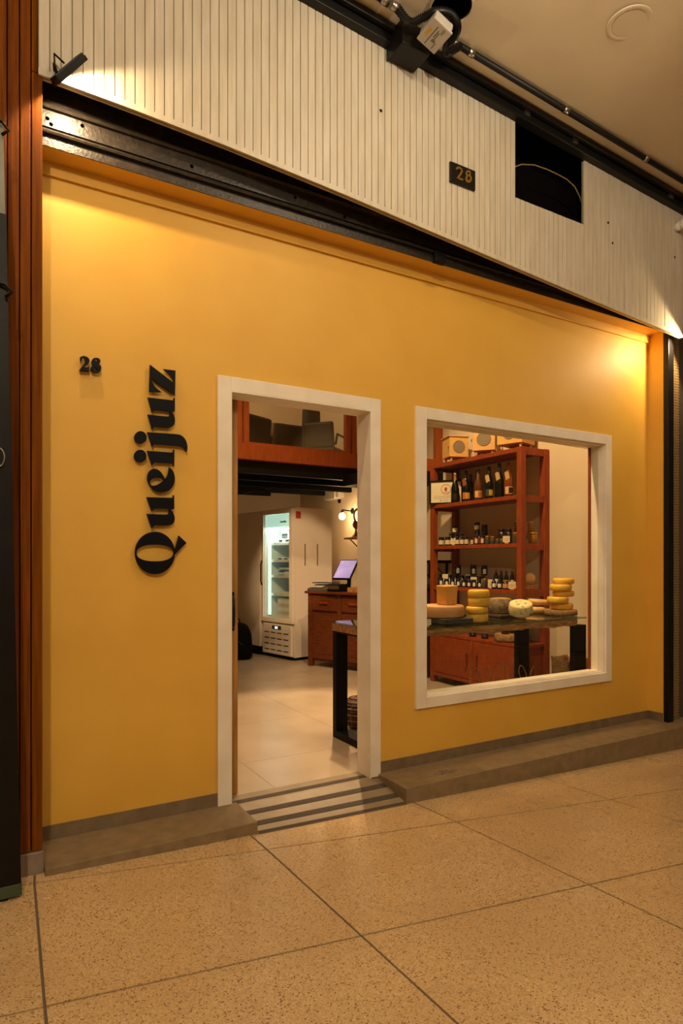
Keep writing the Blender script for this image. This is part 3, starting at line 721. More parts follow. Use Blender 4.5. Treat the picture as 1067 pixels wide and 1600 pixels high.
# ------------------------------------------------------------------ fridges
def fr_loc(ax, ay, bx, by): return math.atan2(by-ay, bx-ax), math.hypot(bx-ax, by-ay)
rzf, wfr = fr_loc(3.335, 4.74, 3.47, 4.07)
fg = thing('glass_door_fridge', 'tall white drinks fridge with a lit glass door', 'fridge', (3.335, 4.74, IZ), rzf)
H, Dp = 1.945, .64
t_ = .035
m = MB(); m.box(0, t_, .03, Dp, .04, H).box(wfr-t_, wfr, .03, Dp, .04, H).box(t_, wfr-t_, Dp-.03, Dp, .04, H).box(t_, wfr-t_, .03, Dp-.03, H-.04, H).box(t_, wfr-t_, .03, Dp-.03, .44, .48).box(t_, wfr-t_, .04, Dp-.03, .04, .44)
m.build('cabinet_shell', FRIDGE, fg)
MB().box(t_, t_+.004, .04, Dp-.03, .48, H-.04).box(wfr-t_-.004, wfr-t_, .04, Dp-.03, .48, H-.04).box(t_+.004, wfr-t_-.004, Dp-.036, Dp-.03, .48, H-.04).build('liner', FRIN, fg)
dr = MB().box(.0, .055, -.025, .025, .47, H-.01).box(wfr-.055, wfr, -.025, .025, .47, H-.01).box(.055, wfr-.055, -.025, .025, H-.07, H-.01).box(.055, wfr-.055, -.025, .025, .47, .53).build('door_frame', FRIDGE, fg)
box(.055, wfr-.055, -.004, .004, .53, H-.07).build('glass_pane', GLASS, dr)
MB().tube([(.03, -.03, .95), (.03, -.045, 1.0), (.03, -.045, 1.22), (.03, -.03, 1.27)], .009, 8).build('handle', BLK, dr)
hd = box(.06, wfr-.06, .012, .03, H-.24, H-.075).build('header_panel', M('header_panel', 'cfe8dc', .5, emit='c8f4e4', estr=.8), fg)
BLUEINK = M('blue_ink', '2a5a8a', .6)
for k, (a, b) in enumerate(((.36, .375), (.385, .405), (.41, .43), (.437, .46), (.465, .49))): box(a+.03, b+.03, .010, .0125, H-.185, H-.165+(.006 if k in (0, 3) else 0)).build('brand_mark', BLUEINK, hd)
box(.08, wfr-.08, .06, .09, H-.27, H-.255).build('light_strip', M('fridge_led', 'ffffff', .5, emit='e4fff6', estr=24), fg)
box(.06, .13, .05, .056, .55, H-.28).build('side_wall_glow', M('fridge_glow', 'eef6f2', .5, emit='d0f4ea', estr=1.2), fg)  # glow put on a panel to imitate the brightly lit left inner wall
SHZ = [.82, 1.06, 1.265, 1.49]
for z in SHZ:
    s = box(.05, wfr-.05, .09, Dp-.05, z, z+.008).build('fridge_shelf', FRIN, fg); box(.05, wfr-.05, .08, .09, z-.015, z+.02).build('price_rail', WHITEPL, s)
box(.03, wfr-.03, -.012, .03, .05, .45).build('lower_panel', FRIDGE, fg, bevel=.012)
for r in range(4):
    for c in range(4): box(.07+c*.14, .175+c*.14, -.0135, -.005, .10+r*.075, .112+r*.075).build('vent_slot', BLK, fg)
ctl = box(.24, .44, -.016, -.008, .375, .425).build('control_panel', M('ctl_green', '3c4a1c', .5), fg, bevel=.004); box(.31, .37, -.018, -.0155, .385, .415).build('display', M('ctl_lit', 'c8dcff', .5, emit='bcd4ff', estr=1.5), ctl)
box(wfr, wfr+.002, .04, .12, H-.14, H-.05).build('red_sticker', M('red_sticker', 'b83a18', .6), fg)
box(wfr, wfr+.002, .17, .40, H-.78, H-.40).build('paper_sheet', M('pale_sheet', 'e6dccb', .5), fg)
for a in (.18, .385): box(wfr+.002, wfr+.004, a, a+.013, H-.74, H-.46).build('magnet_strip', M('brown_strip', '4a2f20', .5), fg)
box(.04, wfr-.04, .05, Dp-.05, .0, .04).build('foot_plinth', BLK, fg)
Rf = Matrix.Translation((3.335, 4.74, IZ)) @ Matrix.Rotation(rzf, 4, 'Z')
def inF(x, y, z): return tuple(Rf @ Vector((x, y, z)))
lamp('fridge_light', 'AREA', inF(.34, .16, 1.60), 3.0, (.86, 1, .95), .3, inF(.34, .2, .4))
def fbox(name, label, cat, grp, x, y, z, sx, sy, sz, mat, band=None):
    o = thing(name, label, cat, inF(x, y, z), rzf, grp)
    box(-sx/2, sx/2, -sy/2, sy/2, 0, sz).build('carton', mat, o, bevel=.004)
    if band: box(-sx/2-.001, sx/2+.001, -sy/2-.001, -sy/2+.002, sz*.3, sz*.75).build('printed_band', band, o)
    return o
PKW = M('pack_white', 'e4e4dc', .5); PKB = M('pack_blue', '2e76a8', .5); PKR = M('pack_red', 'a84a34', .5); PKK = M('pack_black', '26221e', .5)
g = 'dairy packs in the fridge'
for k, x in enumerate((.30, .47)):
    fbox('milk_carton', ['white and black carton on the top fridge shelf, left one', 'white and black carton on the top fridge shelf, right one'][k], 'carton', g, x, .2, SHZ[3]+.009, .12, .1, .17, PKW, PKK)
for k, x in enumerate((.28, .42, .54)):
    fbox('cheese_tub', 'small white tub before the cartons on the top fridge shelf, %s' % ['left', 'middle', 'right'][k], 'tub', g, x, .12, SHZ[3]+.009, .07, .04, .06, PKW, PKK)
for k, x in enumerate((.25, .37)): fbox('cheese_tub', 'tiny white pack on the second fridge shelf, %s' % ['left', 'right'][k], 'tub', g, x, .15, SHZ[2]+.009, .08, .08, .035, PKW, PKK)
fbox('green_bottle', 'small dark green pack at right of the second fridge shelf', 'pack', g, .56, .14, SHZ[2]+.009, .06, .06, .14, M('pack_green', '2c4a30', .4))
kk = 0
for r in range(2):
    for x in (.27, .40, .53):
        fbox('butter_pack', 'blue and white pack, %s of the %s layer on the third fridge shelf' % (['left', 'middle', 'right'][kk % 3], ['lower', 'upper'][r]), 'pack', g, x+.02*r, .16, SHZ[1]+.009+.065*r, .12, .1, .06, [PKB, PKW][(kk+r) % 2] if kk % 2 else PKB, PKW); kk += 1
fbox('flat_pack', 'flat pale pack on the fourth fridge shelf', 'pack', g, .38, .15, SHZ[0]+.009, .26, .1, .03, PKW)
kk = 0
for r in range(3):
    for x in (.27, .42):
        fbox('cheese_box', 'cream carton in the bottom fridge pile, %s of the %s layer' % (['left', 'right'][kk % 2], ['bottom', 'middle', 'top'][r]), 'carton', g, x, .17, .481+.098*r, .14, .12, .095, M('pack_cream', 'd8ccb4', .6), PKW); kk += 1
fbox('foil_pack', 'dark printed pack beside the cartons at the fridge bottom', 'pack', g, .56, .13, .481, .09, .06, .12, PKW, PKK)
# second plain fridge
f2 = thing('white_freezer', 'plain white upright freezer left of the lit fridge', 'freezer', inF(-.60, .0, 0), rzf)
box(0, .575, .03, .62, .04, 1.93).build('cabinet_shell', FRIDGE, f2, bevel=.008)
d2 = box(0, .575, -.02, .027, .12, 1.93).build('door', FRIDGE, f2, bevel=.008)
box(.02, .555, .04, .6, 0, .04).build('foot_plinth', BLK, f2); box(.01, .565, .0, .03, .03, .115).build('kick_plate', BLK, f2)
# backpack
bk = thing('backpack', 'black backpack on the floor in front of the white freezer', 'backpack', (2.93, 4.62, IZ), math.radians(-40))
PK = M('backpack_cloth', '0a0908', .85, spec=.1, col2='120f0d', scale=30, bump=.3)
pf = [(.0, 0), (.17, .0), (.2, .04), (.205, .15), (.195, .28), (.165, .39), (.11, .455), (.04, .475), (.0, .476)]
o = MB().lathe(pf, (0, 0, 0), 24, cap=False).build('bag_body', PK, bk); o.scale = (1, .62, 1)
o = MB().lathe([(.0, .05), (.12, .05), (.145, .1), (.14, .22), (.11, .27), (0, .28)], (0, -.075, 0), 20, cap=False).build('front_pocket', PK, bk); o.scale = (1, .6, 1)
MB().tube([(-.04, .0, .46), (-.03, .0, .51), (.03, .0, .51), (.04, .0, .46)], .01, 8).build('grab_handle', PK, bk)
for s in (-1, 1): MB().tube(curve_pts([(s*.09, .1, .42), (s*.12, .17, .3), (s*.12, .16, .15), (s*.11, .11, .05)]), .018, 8).build('shoulder_strap', PK, bk)
MB().tube([(-.12, -.12, .2), (-.06, -.155, .25), (.06, -.155, .25), (.12, -.12, .2)], .003, 6).build('zip', M('zip_red', '5a2018', .5), bk)

# ------------------------------------------------------------------ counter with till
rzc, _ = fr_loc(3.485, 3.697, 3.764, 3.0)
CTL = .95
ct = thing('wood_counter', 'dark red-brown wooden counter with drawers and doors', 'counter', (3.485, 3.697, IZ), rzc)
CH = .905
box(-.03, CTL+.03, -.03, .56, CH-.03, CH).build('counter_top', DWOOD, ct, bevel=.005)
box(0, CTL, .02, .55, .07, CH-.03).build('carcass', DWOOD, ct)
for x in (0, CTL/2-.03, CTL-.06): box(x, x+.06, -.0, .06, 0, CH-.03).build('leg', DWOOD, ct, bevel=.004)
for k in range(2):
    x0 = .06+k*(CTL/2-.03)
    d = box(x0+.006, x0+CTL/2-.096, .002, .022, CH-.23, CH-.05).build('drawer', DWOOD, ct, bevel=.004)
    box(x0+.12, x0+CTL/2-.22, -.014, .003, CH-.15, CH-.125).build('handle', RWOOD, d, bevel=.006)
    d = box(x0+.006, x0+CTL/2-.096, .002, .022, .10, CH-.26).build('door', DWOOD, ct, bevel=.004)
    box(x0+.06, x0+CTL/2-.15, -.002, .003, .16, CH-.32).build('door_panel', DWOOD, d, bevel=.003)
Rc = Matrix.Translation((3.485, 3.697, IZ)) @ Matrix.Rotation(rzc, 4, 'Z')
def onC(x, y, z=CH): return tuple(Rc @ Vector((x, y, z)))
tl = thing('till_tablet', 'black till tablet with glowing lavender screen on the counter', 'till', onC(.37, .27), rzc)
m = MB(); m.T = Matrix.Translation((0, .0, .255)) @ Matrix.Rotation(math.radians(-37), 4, 'X'); m.box(-.135, .135, -.012, .012, -.145, .145); m.build('tablet_body', BLKG, tl, bevel=.004)
m = MB(); m.T = Matrix.Translation((0, .0, .255)) @ Matrix.Rotation(math.radians(-37), 4, 'X'); m.box(-.122, .122, -.0135, -.0115, -.13, .13); m.build('screen', M('till_screen', '8a86c8', .4, col2='b8a8b8', scale=9, emit='9890d8', estr=.55), tl)
box(-.1, .1, -.04, .12, 0, .02).build('base', BLK, tl, bevel=.004); MB().tube([(0, .06, .02), (0, .07, .15), (0, .02, .26)], .025, 10).build('stand', BLK, tl)
sc = thing('weighing_scale', 'dark electronic weighing scale at the left end of the counter', 'scale', onC(.13, .14), rzc+math.radians(10))
m = MB(); m.prism([(-.15, 0), (.13, 0), (.13, .075), (.05, .075), (-.15, .03)], -.14, .14, 'x'); m.build('scale_body', M('scale_grey', '4a453e', .4), sc, bevel=.004)
box(-.15, .15, -.02, .16, .09, .1).build('pan', BLKG, sc, bevel=.004)
m = MB(); m.T = Matrix.Translation((-.03, -.085, .053)) @ Matrix.Rotation(math.radians(12), 4, 'X'); m.box(-.08, .08, -.04, .04, 0, .003); m.build('keypad', GREYPL, sc)
pr = thing('receipt_printer', 'dark receipt printer with steel front beside the till', 'printer', onC(.40, .07), rzc)
box(-.09, .09, -.08, .08, 0, .09).build('printer_body', BLK, pr, bevel=.006); box(-.085, .085, -.082, -.079, .03, .075).build('steel_front', STEEL, pr)
tr = thing('wooden_tray', 'low wooden tray on the right of the counter', 'tray', onC(.78, .16), rzc)
box(-.2, .2, -.13, .13, 0, .015).build('tray_base', LOGW, tr)
for a in ((-.2, .2, -.13, -.118), (-.2, .2, .118, .13), (-.2, -.188, -.118, .118), (.188, .2, -.118, .118)): box(*a, .015, .055).build('tray_side', LOGW, tr)
tag(MB().box(-.1, .1, -.06, .06, 0, .1).build('tea_box', M('brown_box', '7a5038', .6), bevel=.003), 'brown cardboard box behind the wooden tray', 'box')
bpy.data.objects['tea_box'].location = onC(.72, .38); bpy.data.objects['tea_box'].rotation_euler = (0, 0, rzc)

# wall lamp, corner shelf, box on the wall
bl = onX(534.6, 807, 4.36)
wlm = thing('wall_lamp', 'wall lamp with a bare glowing bulb above the counter', 'lamp', (XW, bl.y, bl.z))
MB().lathe([(.002, -.045), (.025, -.038), (.042, -.012), (.043, .012), (.03, .036), (.016, .05)], (bl.x-XW, 0, 0), 20).build('bulb', M('bulb_glow', 'fff2d8', .5, emit='ffd9a0', estr=60), wlm)
MB().tube([(0, 0, .08), (bl.x-XW, 0, .09), (bl.x-XW, 0, .05)], .008, 8).build('arm', BLK, wlm)
MB().cyl((-.012, 0, .08), .04, .012, 16, ax='x').build('wall_plate', BLK, wlm)
MB().lathe([(.018, .04), (.02, .075), (.008, .085)], (bl.x-XW, 0, 0), 12).build('socket', BLK, wlm)
lamp('bulb_light', 'POINT', (bl.x-.06, bl.y-.06, bl.z), 5, (1, .66, .34), .04)
sh = onX(537, 840, 4.27)
ws = thing('bracket_shelf', 'small dark wooden bracket shelf right of the bare bulb', 'shelf', (XW, sh.y-.3, sh.z))
box(-.26, 0, -.3, .3, -.025, .0).build('board', M('shelf_dark', '6a4a30', .5), ws, bevel=.004)
for y in (-.2, .2): MB().tube([(-.22, y, -.026), (-.01, y, -.2)], .008, 6).build('bracket', BLK, ws)
tf = onX(556, 832, 4.38)
tp_ = thing('figurine', 'small gold and red figurine on the bracket shelf', 'figurine', (4.38, tf.y, sh.z))
MB().lathe([(.06, 0), (.055, .02), (.03, .05), (.014, .08), (.02, .1)], (0, 0, 0), 16).build('gold_base', M('brass', 'b8823a', .35, .7), tp_)
MB().lathe([(.004, .1), (.04, .14), (.05, .18), (.035, .215), (.004, .2)], (0, 0, 0), 16).build('red_heart', M('heart_red', '8a2a18', .4), tp_)
MB().tube(curve_pts([(0, 0, .2), (-.03, 0, .27), (-.02, 0, .34), (.03, 0, .38), (.05, 0, .33)]), .014, 8).build('scroll', M('brass', 'b8823a', .35, .7), tp_)
p = onX(515, 773, 4.42)
eb = thing('wall_box', 'white electrical box high on the wall under the mezzanine', 'electrical box', (XW, p.y, p.z))
box(-.12, 0, -.15, .15, -.07, .07).build('box_body', WHITEPL, eb, bevel=.006); box(-.1, 0, -.22, -.16, -.05, .04).build('connector', WHITEPL, eb)
MB().lathe([(.03, 0), (.03, -.02)], (-.02, -.14, -.1), 14, ax='x').build('black_cap', BLK, eb)

# ------------------------------------------------------------------ display table
TX0, TX1, TY0, TY1, TZ = 2.235, 4.10, .185, .875, .812
tb = thing('display_table', 'live-edge wooden display table with black steel frame legs and glass top', 'table', (3.2, .5, IZ))
m = MB(); N = 40; rnd = random.Random(3)
offs = [.02*math.sin(k*.5)+.012*rnd.uniform(-1, 1)*.5 for k in range(N+1)]
top = []; bo = []
th = .055
for k in range(N+1):
    x = TX0+(TX1-.05-TX0)*k/N; f = TY0+.02+offs[k]*.5; bdy = .004*math.sin(k*.9)+.003*rnd.uniform(-1, 1)
    top.append((x, f, TZ-.012)); bo.append((x+.0, f+.012+bdy*.5, TZ-.012-th+bdy))
ring = []
for k in range(N+1):
    x, f, z = top[k]; b = bo[k]
    ring.append([m.pt((x, TY1, z-th)), m.pt((b[0], b[1], b[2])), m.pt((x, f-.008, z-th*.45)), m.pt((x, f, z)), m.pt((x, TY1, z))])
for a, b in zip(ring, ring[1:]):
    for j in range(5): m.face((a[j], b[j], b[(j+1) % 5], a[(j+1) % 5]))
m.face(ring[0]); m.face(ring[-1][::-1])
m.build('slab', SLABW, tb, True)
box(TX0-.01, onY(915, 962, TY0).x, TY0-.01, TY1+.01, TZ-.010, TZ).build('glass_top', TGLASS, tb, True)
for x0, x1 in ((TX0-.0, TX0+.095), (onY(896.5, 1000, TY0+.05).x, onY(914, 1000, TY0+.05).x)):
    zt_ = TZ-.012-th-.012
    lg = box(x0, x1, TY1-.06, TY1-.01, IZ, zt_).build('leg', BLK, tb, True, .002)
    box(x0, x1, TY0+.04, TY0+.09, IZ, zt_).build('leg', BLK, tb, True, .002)
    box(x0, x1, TY0+.09, TY1-.06, IZ, IZ+.05).build('foot_bar', BLK, tb, True, .002)
    box(x0, x1, TY0+.04, TY1-.01, zt_, zt_+.012).build('top_plate', BLK, tb, True)

# ------------------------------------------------------------------ cheeses
YC = M('yellow_cheese', 'e0b23c', .45, col2='d2a02c', scale=9, bump=.06, bscale=30)
YC2 = M('amber_cheese', 'd6a04a', .45, col2='c98f3a', scale=9, bump=.06, bscale=30)
PC = M('pink_rind', 'cf9a68', .5, col2='bd8455', scale=10, bump=.1, bscale=40)
DC_ = M('dark_rind', '8a7250', .8, col2='4c3e2c', scale=30, bump=.4, bscale=60)
DT = M('brown_top_rind', 'b8904e', .75, col2='8f6a38', scale=30, bump=.3)
WC = M('mottled_white_rind', 'e8d09a', .7, col2='6a6450', scale=34, bump=.25, lo=.55, hi=.66)
BC = M('beige_rind', 'd4a868', .6, col2='bf9150', scale=10, bump=.15)
def wheel_prof(r, h, e): return [(0, 0), (r-e, 0), (r-.3*e, .3*e), (r, e), (r+.002, h/2), (r, h-e), (r-.3*e, h-.3*e), (r-e, h), (0, h)]
def wheel(name, label, c, r, h, mat, grp=None, e=.012, tilt=None):
    o = MB().lathe(wheel_prof(r, h, e), (0, 0, 0), 36, cap=False).build(name, mat)
    o.location = c
    if tilt: o.rotation_euler = tilt
    return tag(o, label, 'cheese', grp)
def cpos(pxl, pxr, y):   # centre x and radius for a round thing between two pixel columns at depth y
    a, b = onY(pxl, 950, y), onY(pxr, 950, y); c = (a.x+b.x)/2
    d = dep((c, y, 0)); return c, (pxr-pxl)/2*d/F, d
names5 = ['bottom', 'second from bottom', 'third from bottom', 'fourth from bottom', 'top']
# stack of four
z = TZ+.001
for k, (l, r, t, b) in enumerate(((729, 762, 957.5, 973), (728, 761.5, 946, 957.5), (731.5, 765, 930.5, 946.5), (731, 764, 916, 930.5))):
    c, R, d = cpos(l, r, .30); h = [.061, .05, .062, .056][k]
    wheel('round_cheese', 'small yellow cheese, %s of the stack of four on the glass table' % ['bottom', 'second from bottom', 'third from bottom', 'top'][k], (c, .30, z), R, h, YC, 'small yellow cheeses in the stack of four'); z += h+.0005
# stack of five on a log slice
yl = .42
c, R, d = cpos(851, 900, yl)
ls = thing('log_slice', 'bark-edged log slice under the stack of five cheeses', 'board', (c, yl, TZ+.001))
MB().lathe([(0, 0), (R, 0), (R*1.02, .012), (R, .04), (0, .04)], (0, 0, 0), 30, cap=False).build('bark_rim', BARK, ls); MB().cyl((0, 0, .0395), R*.95, .002, 30).build('cut_face', LOGW, ls)
z = TZ+.044
for k, (l, r) in enumerate(((860.5, 894), (855, 887), (864, 896), (859, 892), (864, 896))):
    c, R, d = cpos(l, r, yl); h = [.05, .053, .047, .052, .048][k]
    wheel('round_cheese', 'small yellow cheese, %s of the stack of five on the log slice' % names5[k], (c, yl, z), R, h, YC, 'small yellow cheeses in the stack of five'); z += h+.0005
# big pink wheel on a dark slab with a tall wedge on top
c, R, d = cpos(661, 727.5, .40); R *= .98
sl = tag(box(c-.115, c+.14, .26, .56, TZ+.001, TZ+.036).build('slate_board', M('slate', '4a443c', .7, col2='3c362f', scale=12), bevel=.003), 'grey slate board under the big pinkish cheese wheel', 'board')
wheel('big_round_cheese', 'large flat pinkish-orange cheese wheel on the slate board', (c, .42, TZ+.037), R, .086, PC, None, .014)
c2, R2, d2 = cpos(687, 710.7, .40)
cw = MB(); hh = .135
cw.hexa([(-.048, -.05, 0), (.045, -.05, 0), (.052, .06, 0), (-.05, .06, 0), (-.055, -.05, hh), (.055, -.05, hh+.004), (.058, .06, hh+.006), (-.055, .06, hh+.002)])
o = cw.build('cheese_block', YC2, bevel=.006); o.location = (c2, .40, TZ+.124); tag(o, 'tall upright amber cheese block standing on the pinkish wheel', 'cheese')
# dark wheel
c, R, d = cpos(762, 800, .58)
bd = tag(box(c-.11, c+.11, .46, .70, TZ+.001, TZ+.02).build('cutting_board', M('dark_board', '4a3a2c', .6), bevel=.004), 'dark cutting board under the dark-rind cheese wheel', 'board')
dw = thing('dark_round_cheese', 'dark grey-brown mouldy rind cheese wheel behind the stack of four', 'cheese', (c, .58, TZ+.021))
MB().lathe([(0, 0), (R-.01, 0), (R, .012), (R+.002, .06), (R-.002, .105), (R-.014, .118)], (0, 0, 0), 36, cap=False).build('rind', DC_, dw)
MB().lathe([(R-.013, .117), (R-.05, .124), (0, .125)], (0, 0, 0), 36, cap=False).build('top_rind', DT, dw)
# mottled white wheel, leaning
c, R, d = cpos(795, 831, .36)
wheel('mottled_round_cheese', 'white cheese wheel mottled with grey mould, tilted towards the window', (c, .36, TZ+.03), R*1.0, .095, WC, None, .016, (math.radians(13), math.radians(-12), 0))
# beige wheels
c, R, d = cpos(820, 854, .66)
wheel('beige_round_cheese', 'lower of the two flat beige cheeses beside the mottled wheel', (c, .66, TZ+.001), R, .052, BC, 'flat beige cheeses', .018)
c, R, d = cpos(824, 861, .66)
wheel('beige_round_cheese', 'upper of the two flat beige cheeses beside the mottled wheel', (c, .66, TZ+.062), R, .05, BC, 'flat beige cheeses', .018, (0, math.radians(5), 0))
# price card
def price_card(label, loc, rz, w_=.06, h_=.055, grp='price cards'):
    t = thing('price_card', label, 'price card', loc, rz, grp)
    box(-w_/2, w_/2, -.001, .001, .012, .012+h_).build('card', M('card_cream', 'e2d2a8', .6), t)
    box(-w_*.25, w_*.25, -.012, .012, 0, .014).build('wood_foot', LWOOD, t, bevel=.002)
    for k in range(2): box(-w_*.3, w_*.3, -.0016, -.0009, .025+.016*k, .029+.016*k).build('printed_line', M('card_print', 'a08a60', .7), t)
    return t
price_card('cream price card at the left front of the glass table', (onY(667.5, 970, .215).x, .215, TZ+.001), math.radians(-30), .05, .04)

# ------------------------------------------------------------------ tall shelf unit
SX0, SX1, SY0, SY1 = 4.17, 4.522, .91, 2.20
su = thing('shelf_unit', 'tall open red-brown wooden shelf unit with cupboards below', 'shelf unit', (4.35, 1.55, IZ))
pz = .058
LEV = [(.955, .03), (1.375, .03), (1.805, .03), (2.225, .035)]
for x in (SX0, SX1-pz):
    for y in (SY0, SY1-pz): box(x, x+pz, y, y+pz, IZ, 2.262).build('post', RWOOD, su, True, .003)
for z, t in LEV:
    box(SX0+.006, SX1-.006, SY0+.02, SY1-.02, z, z+t).build('shelf_board', RWOOD, su, True, .002)
    for y in (SY0+.008, SY1-.038): box(SX0+pz, SX1-pz, y, y+.03, z-.03, z+t).build('end_rail', RWOOD, su, True, .002)
    box(SX0+.003, SX0+.025, SY0+pz, SY1-pz, z-.006, z+t).build('front_rail', RWOOD, su, True, .002)
CT = .50
box(SX0+.004, SX1, SY0+.01, SY1-.01, CT-.03, CT).build('cupboard_top', RWOOD, su, True, .003)
box(SX0+.02, SX1, SY0+.02, SY1-.02, .07, CT-.03).build('cupboard_body', RWOOD, su, True)
box(SX0, SX0+.03, SY0+pz, SY1-pz, .05, .085).build('bottom_rail', RWOOD, su, True, .002)
ym = (SY0+SY1)/2
for a, b, hy in ((SY0+pz+.004, ym-.02, ym-.07), (ym+.02, SY1-pz-.004, ym+.07)):
    d = box(SX0+.002, SX0+.02, a, b, .09, CT-.035).build('cupboard_door', RWOOD, su, True, .003)
    box(SX0-.022, SX0-.006, hy-.009, hy+.009, .21, .35).build('handle', RWOOD, d, bevel=.004)
    for zz in (.22, .33): box(SX0-.008, SX0+.003, hy-.006, hy+.006, zz, zz+.01).build('handle_post', RWOOD, d)
box(SX0+.001, SX0+.02, ym-.018, ym+.018, .085, CT-.03).build('centre_stile', RWOOD, su, True)

# wooden cheese boxes on the top
MESH = M('mesh_grey', '8a7a64', .7, col2='776850', scale=160, lo=.45, hi=.55)
def cheese_box(label, loc, rz, w_, h_, side_mesh, hid=False):
    t = thing('cheese_cabinet', label, 'box', loc, rz, 'small wooden cheese cabinets on the shelf top')
    box(-w_/2, w_/2, -w_/2, w_/2, .055, .055+h_).build('case', LWOOD, t, bevel=.002)
    box(-w_/2-.012, w_/2+.012, -w_/2-.012, w_/2+.012, .055+h_, .065+h_).build('roof', LWOOD, t, bevel=.002)
    for a in (-1, 1):
        for b in (-1, 1): MB().lathe([(.009, 0), (.014, .055)], (a*(w_/2-.03), b*(w_/2-.03), 0), 10).build('leg', LWOOD, t)
    zc_ = .055+h_/2
    d = MB().cyl((0, -w_/2-.0025, zc_), h_*.30, .003, 32, ax='y').build('mesh_window', MESH, t)
    MB().tube([(h_*.305*math.cos(2*PI*k/32), -w_/2-.002, zc_+h_*.305*math.sin(2*PI*k/32)) for k in range(32)], .0022, 6, True).build('window_ring', M('ring_brown', '7a5a30', .6), t)
    if side_mesh:
        MB().cyl((w_/2-.0005, 0, zc_), h_*.32, .003, 32, ax='x').build('mesh_window', MESH, t)
    MB().tube([(-w_/2-.012, -w_/2+.01, zc_-.02), (-w_/2-.014, -w_/2, zc_), (-w_/2-.005, -w_/2-.008, zc_+.005)], .004, 6).build('latch', M('brass', 'b8823a', .35, .7), t)
    return t
ZT = 2.262
def boxat(px, x): p = onX(px, 700, x); return (p.x, p.y, ZT)
cheese_box('small cheese cabinet with full round mesh window, furthest left on the shelf top', boxat(711, 4.33), math.radians(-18), .205, .205, False)
cheese_box('small cheese cabinet in the middle of the shelf top', boxat(758, 4.33), math.radians(-50), .21, .215, True)
cheese_box('small cheese cabinet at the window end of the shelf top', boxat(806, 4.33), math.radians(-73), .25, .215, True)

# bottles
def bottle(kind):
    r = .042
    prof = [(0, .004), (r*.7, .0), (r, .008), (r, .135), (r*.96, .155), (r*.72, .195), (r*.42, .235), (.0155, .265), (.0145, .285), (.0165, .290), (.0165, .298), (.0145, .300), (.0145, .312), (0, .313)]
    body = [p for p in prof if p[1] <= .236]; nk = [(r*.425, .2345)]+[p for p in prof if p[1] > .25]
    return body, nk
def make_bottle(label, loc, rz, s, glassm, foilm, labm, tagm=None, lab2=None):
    t = thing('sparkling_bottle', label, 'bottle', loc, rz, 'sparkling wine bottles on the upper shelf'); t.scale = (s, s, s)
    body, nk = bottle(0)
    MB().lathe(body, (0, 0, 0), 20, cap=False).build('glass_body', glassm, t)
    MB().lathe(nk, (0, 0, 0), 16, cap=False).build('foil', foilm, t)
    m = MB(); n = 12; a0, a1 = -PI/2-.95, -PI/2+.95
    lo = [m.pt((.0428*math.cos(a0+(a1-a0)*k/n), .0428*math.sin(a0+(a1-a0)*k/n), .03)) for k in range(n+1)]
    hi = [m.pt((.0428*math.cos(a0+(a1-a0)*k/n), .0428*math.sin(a0+(a1-a0)*k/n), .095)) for k in range(n+1)]
    for k in range(n): m.face((lo[k], lo[k+1], hi[k+1], hi[k]), True)
    l = m.build('label', labm, t)
    if lab2:
        m = MB(); lo = [m.pt((.0431*math.cos(a0+.8+(a1-a0-.9)*k/n), .0431*math.sin(a0+.8+(a1-a0-.9)*k/n), .036)) for k in range(n+1)]; hi = [m.pt((.0431*math.cos(a0+.8+(a1-a0-.9)*k/n), .0431*math.sin(a0+.8+(a1-a0-.9)*k/n), .088)) for k in range(n+1)]
        for k in range(n): m.face((lo[k], lo[k+1], hi[k+1], hi[k]), True)
        m.build('label_patch', lab2, l)
    if tagm:
        g_ = MB(); g_.T = Matrix.Translation((-.022, -.043, .195)) @ Matrix.Rotation(math.radians(-14), 4, 'Y') @ Matrix.Rotation(math.radians(14), 4, 'X')
        g_.prism([(-.018, -.04), (.018, -.04), (.018, .022), (.009, .033), (-.009, .033), (-.018, .022)], -.0008, .0008, 'y'); tg = g_.build('neck_tag', tagm, t)
        MB().tube([(.017*math.cos(2*PI*k/12), .017*math.sin(2*PI*k/12), .25-.01*math.sin(2*PI*k/12)) for k in range(12)], .0012, 5, True).build('string', M('twine', 'a8834a', .8), t)
    return t
GD = M('bottle_green', '0d120a', .12, spec=.6); GR = M('bottle_rose', '7a3c18', .15, spec=.6); GB = M('bottle_brown', '3a2412', .15, spec=.6); GC = M('bottle_amber_clear', '5a3418', .12, spec=.6)
FB = M('foil_black', '12100e', .35); FG_ = M('foil_gold', 'b88a34', .35, .5); FR = M('foil_copper', 'a85a2c', .4, .4); FBr = M('foil_brown', '6a4a28', .5)
LO = M('label_orange', 'b8642a', .5); LK = M('label_black', '181512', .4); LC = M('label_cream', 'd8ab6a', .5); LYw = M('label_yellow', 'c09a30', .5); LG_ = M('label_green', '3a4028', .5); TC = M('tag_cream', 'e2c88e', .6); TO = M('tag_kraft', '9a5c2a', .6)
SB = LEV[2][0]+.031
faceang = math.radians(-35)
def B(px, xo): p = onX(px, 780, SX0+xo); return (p.x, p.y, SB)
make_bottle('dark champagne bottle with gold foil neck in front of the framed certificate', B(711, .07), faceang, 1.0, GD, FG_, LK)
make_bottle('dark champagne bottle with orange label and kraft neck tag', B(728, .11), faceang, 1.03, GD, FB, LO, TO, LYw)
make_bottle('slim brown bottle tucked behind the kraft-tagged bottle', B(735.5, .26), faceang, .98, GB, FBr, GB)
make_bottle('dark bottle half hidden behind the clear amber bottle', B(745.5, .21), faceang, 1.04, GD, FB, LK)
make_bottle('clear amber bottle with cork top and pale orange label', B(747, .10), faceang, 1.0, GC, FBr, LC, None, LO)
